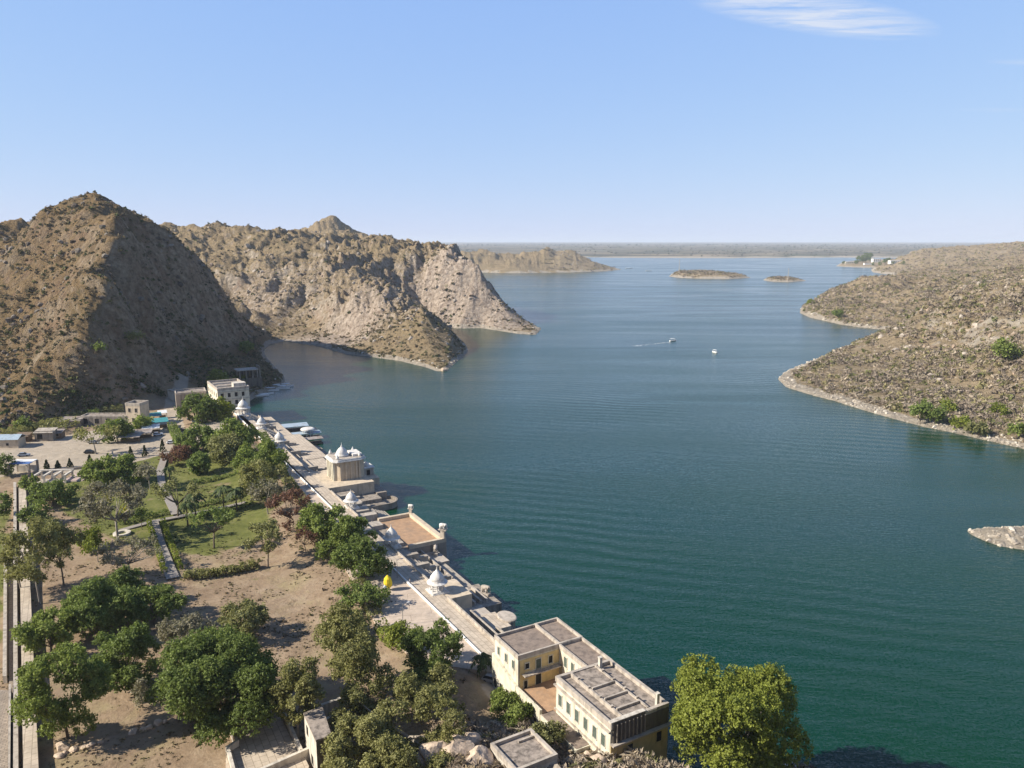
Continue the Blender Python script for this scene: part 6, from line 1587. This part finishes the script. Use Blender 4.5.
    T('dense', 128, 483, 38, 455, 'mid-green bushy tree joined to the one by the pinkish platform', 'broadleaf_tree', 'green', group=G_)
    T('umbrella', 150, 490, 26, 463, 'thin dark greyish tree right of the two bushy trees', 'garden_tree', 'grey', group=G_, sparse=1.4)
    T('umbrella', 142, 530, 20, 508, 'small round-headed dark tree beside the hedged path', 'garden_tree', 'dark', group=G_)
    T('dense', 90, 548, 24, 528, 'yellow-green bushy small tree behind the brownish tree', 'broadleaf_tree', 'lime', group=G_)
    T('umbrella', 96, 454, 44, 424, 'pale green spreading tree on the sandy road', 'roadside_tree', 'pale', group=G_, sparse=1.3)
    T('dense', 118, 442, 26, 418, 'darker green tree behind the pale one on the sandy road', 'broadleaf_tree', 'green', group=G_)
    T('dense', 143, 432, 16, 413, 'small green tree in front of the narrow two-storey house', 'broadleaf_tree', 'green', group=G_)
    T('dense', 5, 476, 16, 452, 'dark tree at the left edge above the walkway', 'broadleaf_tree', 'dark', group=G_)
    T('dense', 4, 520, 14, 490, 'dark tree at the left edge beside the channel walls', 'broadleaf_tree', 'dark', group=G_)
    T('umbrella', 62, 431, 44, 419, 'grey-green low thorn tree behind the stone shed', 'thorn_tree', 'pale', group=G_)
    T('dense', 24, 432, 16, 418, 'green tree behind the stalls at the foot of the hill', 'broadleaf_tree', 'green', group=G_)
    T('dense', 92, 420, 12, 410, 'small green tree beside the long shop row', 'broadleaf_tree', 'green', group=G_)
    T('dense', 246, 352, 14, 342, 'green tree by the bay under the dark hill', 'broadleaf_tree', 'green', group=G_)
    # shrubs and trees standing out on the hills
    T('bush', 99, 350, 12, 343, 'bright green bush on the crest of the near spur of the big hill', 'hill_shrub', 'green', cat='shrub')
    T('umbrella', 134, 340, 22, 333, 'pale green flat tree in the shadow of the big hill', 'hill_tree', 'pale')
    for i, (px, py, w, tp, lab) in enumerate([(1004, 362, 20, 340, 'bright green tree high on the right-hand hill'), (920, 424, 22, 400, 'dark green tree on the right-hand shore, left of the pair'), (934, 424, 16, 402, 'dark green tree on the right-hand shore, right of the pair'),
            (960, 428, 18, 416, 'light green bush right of the pair on the right-hand shore'), (948, 412, 16, 400, 'light green bush above the pair on the right-hand shore'), (978, 436, 18, 422, 'olive bush on the right-hand shore towards the frame edge'),
            (1020, 440, 16, 424, 'bright green bush at the right frame edge above the shore'), (838, 318, 15, 310, 'dark bush near the tip of the second right-hand headland'), (811, 305, 9, 300, 'pale green bush on the tip of the second right-hand headland'), (998, 415, 14, 404, 'yellow-green bush on the slope near the right frame edge')]):
        T('bush', px, py, w, tp, lab, 'hill_shrub', ['green', 'dark', 'dark', 'lime', 'lime', 'olive', 'green', 'dark', 'lime', 'lime'][i], cat='shrub', group='shrubs on the right-hand hill')
    # palms
    for px, py, w, tp, lab in [(224, 510, 26, 485, 'slim palm on the lawn, left one of the pair'), (237, 511, 24, 487, 'slim palm on the lawn, right one of the pair'), (196, 519, 26, 492, 'palm behind the path cross, left of the pair of slim palms'),
            (188, 526, 20, 502, 'shorter palm below the one behind the path cross'), (170, 484, 15, 466, 'small palm at the end of the upper lawn')]:
        T('palm', px, py, w, tp, lab, 'palm', 'palm', cat='palm', group='palms')
    # little conifers along the road wall
    for px, py, tp, lab in [(47, 469, 459, 'first small conifer from the left along the boundary wall'), (58, 468, 460, 'second small conifer from the left along the boundary wall'), (70, 467, 458, 'third small conifer from the left along the boundary wall'), (90, 463, 454, 'small conifer at the right end of the boundary wall'),
            (131, 458, 446, 'rusty small conifer above the joined bushy trees'), (145, 456, 445, 'dark small conifer between the rusty one and the rust-red shrub'), (163, 452, 439, 'tallest small conifer, left of the rust-red shrub'), (108, 462, 453, 'small conifer above the bushy tree by the platform')]:
        T('conifer', px, py, 7, tp, lab, 'small_conifer', 'conifer', cat='conifer', group='small conifers along the road')
    for px, py, lab in [(190, 579, 'first round shrub at the left end of the low row'), (201, 578, 'second round shrub of the low row'), (212, 577, 'third round shrub of the low row'), (222, 575, 'fourth round shrub of the low row'), (232, 573, 'fifth round shrub of the low row'), (243, 571, 'sixth round shrub of the low row'), (253, 569, 'last round shrub of the low row, by the open-crowned tree')]:
        T('bush', px, py, 11, py - 9, lab + ' on the bare ground', 'row_shrub', 'pale', cat='shrub', group='row of low shrubs')

def ribbon(name, pts, wpx, z, mat, th=0.25):
    """a path along pixels, its width given in pixels at each point"""
    L = []; Rr = []
    for i, (px, py) in enumerate(pts):
        a = at(*pts[max(i - 1, 0)], z); b = at(*pts[min(i + 1, len(pts) - 1)], z); c = at(px, py, z)
        dx, dy = b[0] - a[0], b[1] - a[1]; q = math.hypot(dx, dy)
        w = wpx if not hasattr(wpx, '__len__') else wpx[i]
        L.append((c[0] - dy / q * w / 2, c[1] + dx / q * w / 2)); Rr.append((c[0] + dy / q * w / 2, c[1] - dx / q * w / 2))
    V = [(x, y, z) for x, y in L] + [(x, y, z) for x, y in Rr] + [(x, y, z - th) for x, y in L] + [(x, y, z - th) for x, y in Rr]
    n = len(L); Fc = []
    for i in range(n - 1):
        Fc += [(i, n + i, n + i + 1, i + 1), (i, i + 1, 2 * n + i + 1, 2 * n + i), (n + i, 3 * n + i, 3 * n + i + 1, n + i + 1)]
    m = MB(); m.add(V, Fc); o = m.build(name, mat); o['kind'] = 'structure'
    return o

def hedge(pts, h, w, label, leafc='lime', z=5.2):
    _seed[0] += 1; rng = np.random.default_rng(_seed[0])
    P = [at(a, b, z) for a, b in pts]
    o = empty('hedge', P[0], 0, label, 'hedge', 'hedges along the garden paths')
    C = []; Nn = []
    for p, q in zip(P[:-1], P[1:]):
        L = math.hypot(q[0] - p[0], q[1] - p[1]); n = int(L * 34 * (h + w) / 2)
        t = rng.random(n); side = np.array([-(q[1] - p[1]) / L, (q[0] - p[0]) / L])
        u = rng.uniform(-1, 1, n); v = rng.uniform(-0.2, 1, n)
        onside = rng.random(n) < 0.6
        u = np.where(onside, np.sign(u), u) * w / 2; v = np.where(onside, v, 1.0) * h * (1 + 0.25 * np.sin(t * L * 1.7 + 1))
        c = np.stack([p[0] + (q[0] - p[0]) * t + side[0] * u - P[0][0], p[1] + (q[1] - p[1]) * t + side[1] * u - P[0][1], v], 1)
        C.append(c + rng.normal(0, .09, c.shape)); Nn.append(np.stack([side[0] * u, side[1] * u, np.where(onside, .3, 1.0)], 1))
    V, F = leaf_quads(rng, np.concatenate(C), np.concatenate(Nn), 0.38)
    add_mesh('foliage', np_mesh('foliage', V, F, LM[leafc]), o)
    st = MB()
    for p, q in zip(P[:-1], P[1:]):
        for t in np.linspace(0.04, .96, 10):
            x, y = p[0] + (q[0] - p[0]) * t - P[0][0], p[1] + (q[1] - p[1]) * t - P[0][1]
            st.tube([(x, y, -.3), (x + .1, y, h * .8)], [.05, .02], 5)
    st.build('stems', BARK, o)

def build_borders():
    hedge([(262, 436), (272, 455), (284, 478)], 2.0, 3.0, 'uneven dark shrub border along the upper promenade', 'dark', 5.6)
    hedge([(286, 482), (300, 502), (314, 520)], 2.2, 3.2, 'rusty olive shrub border along the promenade opposite the tan pavilion', 'olive', 5.8)
    hedge([(318, 526), (334, 548), (350, 572)], 2.2, 3.4, 'green shrub border under the promenade trees', 'green', 5.8)
    hedge([(356, 584), (366, 602), (376, 622)], 2.2, 3.0, 'olive shrub border along the promenade by the parasols', 'olive', 6.0)
    hedge([(380, 630), (388, 642), (398, 652)], 2.0, 2.6, 'yellow-green shrub border at the near end of the promenade', 'lime', 6.0)
    hedge([(3, 437), (30, 432), (60, 424)], 2.6, 5.0, 'pale green thicket at the foot of the hill behind the sheds', 'pale', 6.0)
    hedge([(64, 422), (95, 415), (122, 411)], 2.8, 5.0, 'olive thicket at the foot of the dark hill behind the shops', 'olive', 6.0)
    hedge([(172, 428), (180, 444), (188, 456)], 2.2, 3.4, 'dark shrub border between the road bend and the car park', 'dark', 5.2)
def build_paths():
    build_borders()
    ribbon('garden_path', [(153, 522), (158, 540), (165, 558), (173, 578)], 2.9, 5.45, M_GRAVEL)
    ribbon('garden_path', [(120, 530), (153, 521), (180, 516), (215, 509), (255, 500)], 1.9, 5.40, M_GRAVEL)
    ribbon('garden_path', [(166, 452), (160, 470), (162, 486), (170, 502), (176, 514)], 2.4, 5.44, M_GRAVEL)
    hedge([(149, 524), (157, 548), (165, 574)], 1.1, 1.0, 'yellow-green clipped hedge on the left side of the hedged path')
    hedge([(163, 522), (171, 545), (181, 570)], 1.2, 1.0, 'yellow-green clipped hedge on the right side of the hedged path')
    hedge([(120, 525), (150, 517), (168, 512)], 1.0, 1.3, 'dark low hedge above the cross path, left part', 'dark')
    hedge([(186, 509), (215, 503), (252, 495)], 1.0, 1.3, 'dark low hedge above the cross path, behind the slim palms', 'dark')
    hedge([(190, 518), (222, 512), (254, 505)], 1.0, 1.3, 'dark low hedge below the cross path on the right', 'dark')
    hedge([(192, 484), (215, 480), (240, 476)], 1.2, 1.6, 'dark hedge between the upper and the middle lawn', 'dark')
    p = at(122, 534, 5.2)
    t = empty('garden_bench_ring', p, 0, 'pale stone seat ring round the foot of the tall grey tree', 'seat')
    m = MB(); m.lathe([(2.3, -.2), (2.3, 0.5), (1.4, 0.5), (1.4, -.1)], 20); m.build('seat', M_LIME, t)

def rock(px, py, sz, label, rng):
    p = ground_hit(px, py)
    bm = bmesh.new(); bmesh.ops.create_icosphere(bm, subdivisions=4, radius=1)
    s = rng.uniform(0, 90)
    co = np.array([v.co[:] for v in bm.verts])
    cell = rng.normal(0, 1, (9, 3)); cell /= np.linalg.norm(cell, axis=1, keepdims=True)
    d = co @ cell.T
    cut = rng.uniform(0.62, 0.9, 9)
    k_ = np.min(np.where(d > 0.05, cut[None] / np.maximum(d, 0.05), 9), axis=1); k_ = np.minimum(k_, 1.0)
    k_ = k_ + 0.06 * fbm(co[:, 0] * 1.0 + s, co[:, 1] + co[:, 2] * .7, 0.45, 4)
    co = co * k_[:, None] * np.array([rng.uniform(.85, 1.2), rng.uniform(.8, 1.1), rng.uniform(.6, .85)]) * sz
    for v, c in zip(bm.verts, co): v.co = c
    me = bpy.data.meshes.new('boulder'); bm.to_mesh(me); bm.free(); me.materials.append(M_ROCK)
    o = add_mesh('boulder', me, None, (p[0], p[1], p[2] + sz * 0.05)); o.rotation_euler = (0, 0, rng.uniform(0, 6.28))
    tag(o, label, 'rock', 'tan boulders on the slope below the mansion')
def build_rocks():
    rng = np.random.default_rng(61)
    for px, py, s, lab in [(437, 757, 3.6, 'largest tan boulder below the broad olive tree at bottom centre'), (456, 752, 2.9, 'tan boulder right of the largest one below the broad olive tree'), (470, 742, 2.0, 'dark-sided tan boulder at the top of the heap near the hut'), (448, 740, 1.2, 'small tan boulder at the upper left of the heap'),
            (478, 762, 2.7, 'flat tan boulder lowest right in the heap left of the hut'), (421, 766, 2.2, 'tan boulder partly under the broad olive tree'), (598, 762, 1.3, 'pale boulder in the dry thicket below the mansion windows'), (588, 757, 1.0, 'smaller pale boulder beside the one in the dry thicket'), (680, 765, 1.1, 'pale boulder left of the yellow-green tree'),
            (62, 748, 1.2, 'brown boulder at the foot of the corner tree beside the walkway'), (444, 370.5, 2.6, 'pale rock off the tip of the near headland')]:
        rock(px, py, s, lab, rng)
    n = 0
    for a, b in [((52, 756), (104, 742)), ((130, 735), (168, 722))]:
        for t in np.linspace(0, 1, 7):
            n += 1
    pts = [(58, 756), (66, 753), (74, 751), (83, 748), (92, 746), (101, 743), (134, 733), (142, 730), (150, 728), (158, 724), (165, 722)]
    names = ['first', 'second', 'third', 'fourth', 'fifth', 'sixth', 'seventh', 'eighth', 'ninth', 'tenth', 'eleventh']
    for (px, py), nm in zip(pts, names):
        rock(px + rng.uniform(-1, 1), py + rng.uniform(-1, 1), rng.uniform(.5, .85), f'{nm} grey stone from the left in the broken row below the grove', rng)
EXPOSURE = 0.74; SKY_STRENGTH = 0.10; SUN_STRENGTH = 5.0; HAZE = 5.8e-5
build_world(); build_water()
me, TV = build_terrain(); me.materials.append(terrain_mat()); paint_zones(me, TV)
tobj = add_mesh('terrain', me); tobj['kind'] = 'structure'
if HAZE: build_haze()
hill_scrub(TV); loose_ground(TV)
build_dam(); build_kiosks(); build_pavilion(); build_dam_details(); build_mansion(); build_hut(); build_compound(); build_canal()
build_village(); build_cars(); build_boats(); build_islands()
build_paths(); build_trees(); build_rocks()
bpy.context.view_layer.update()
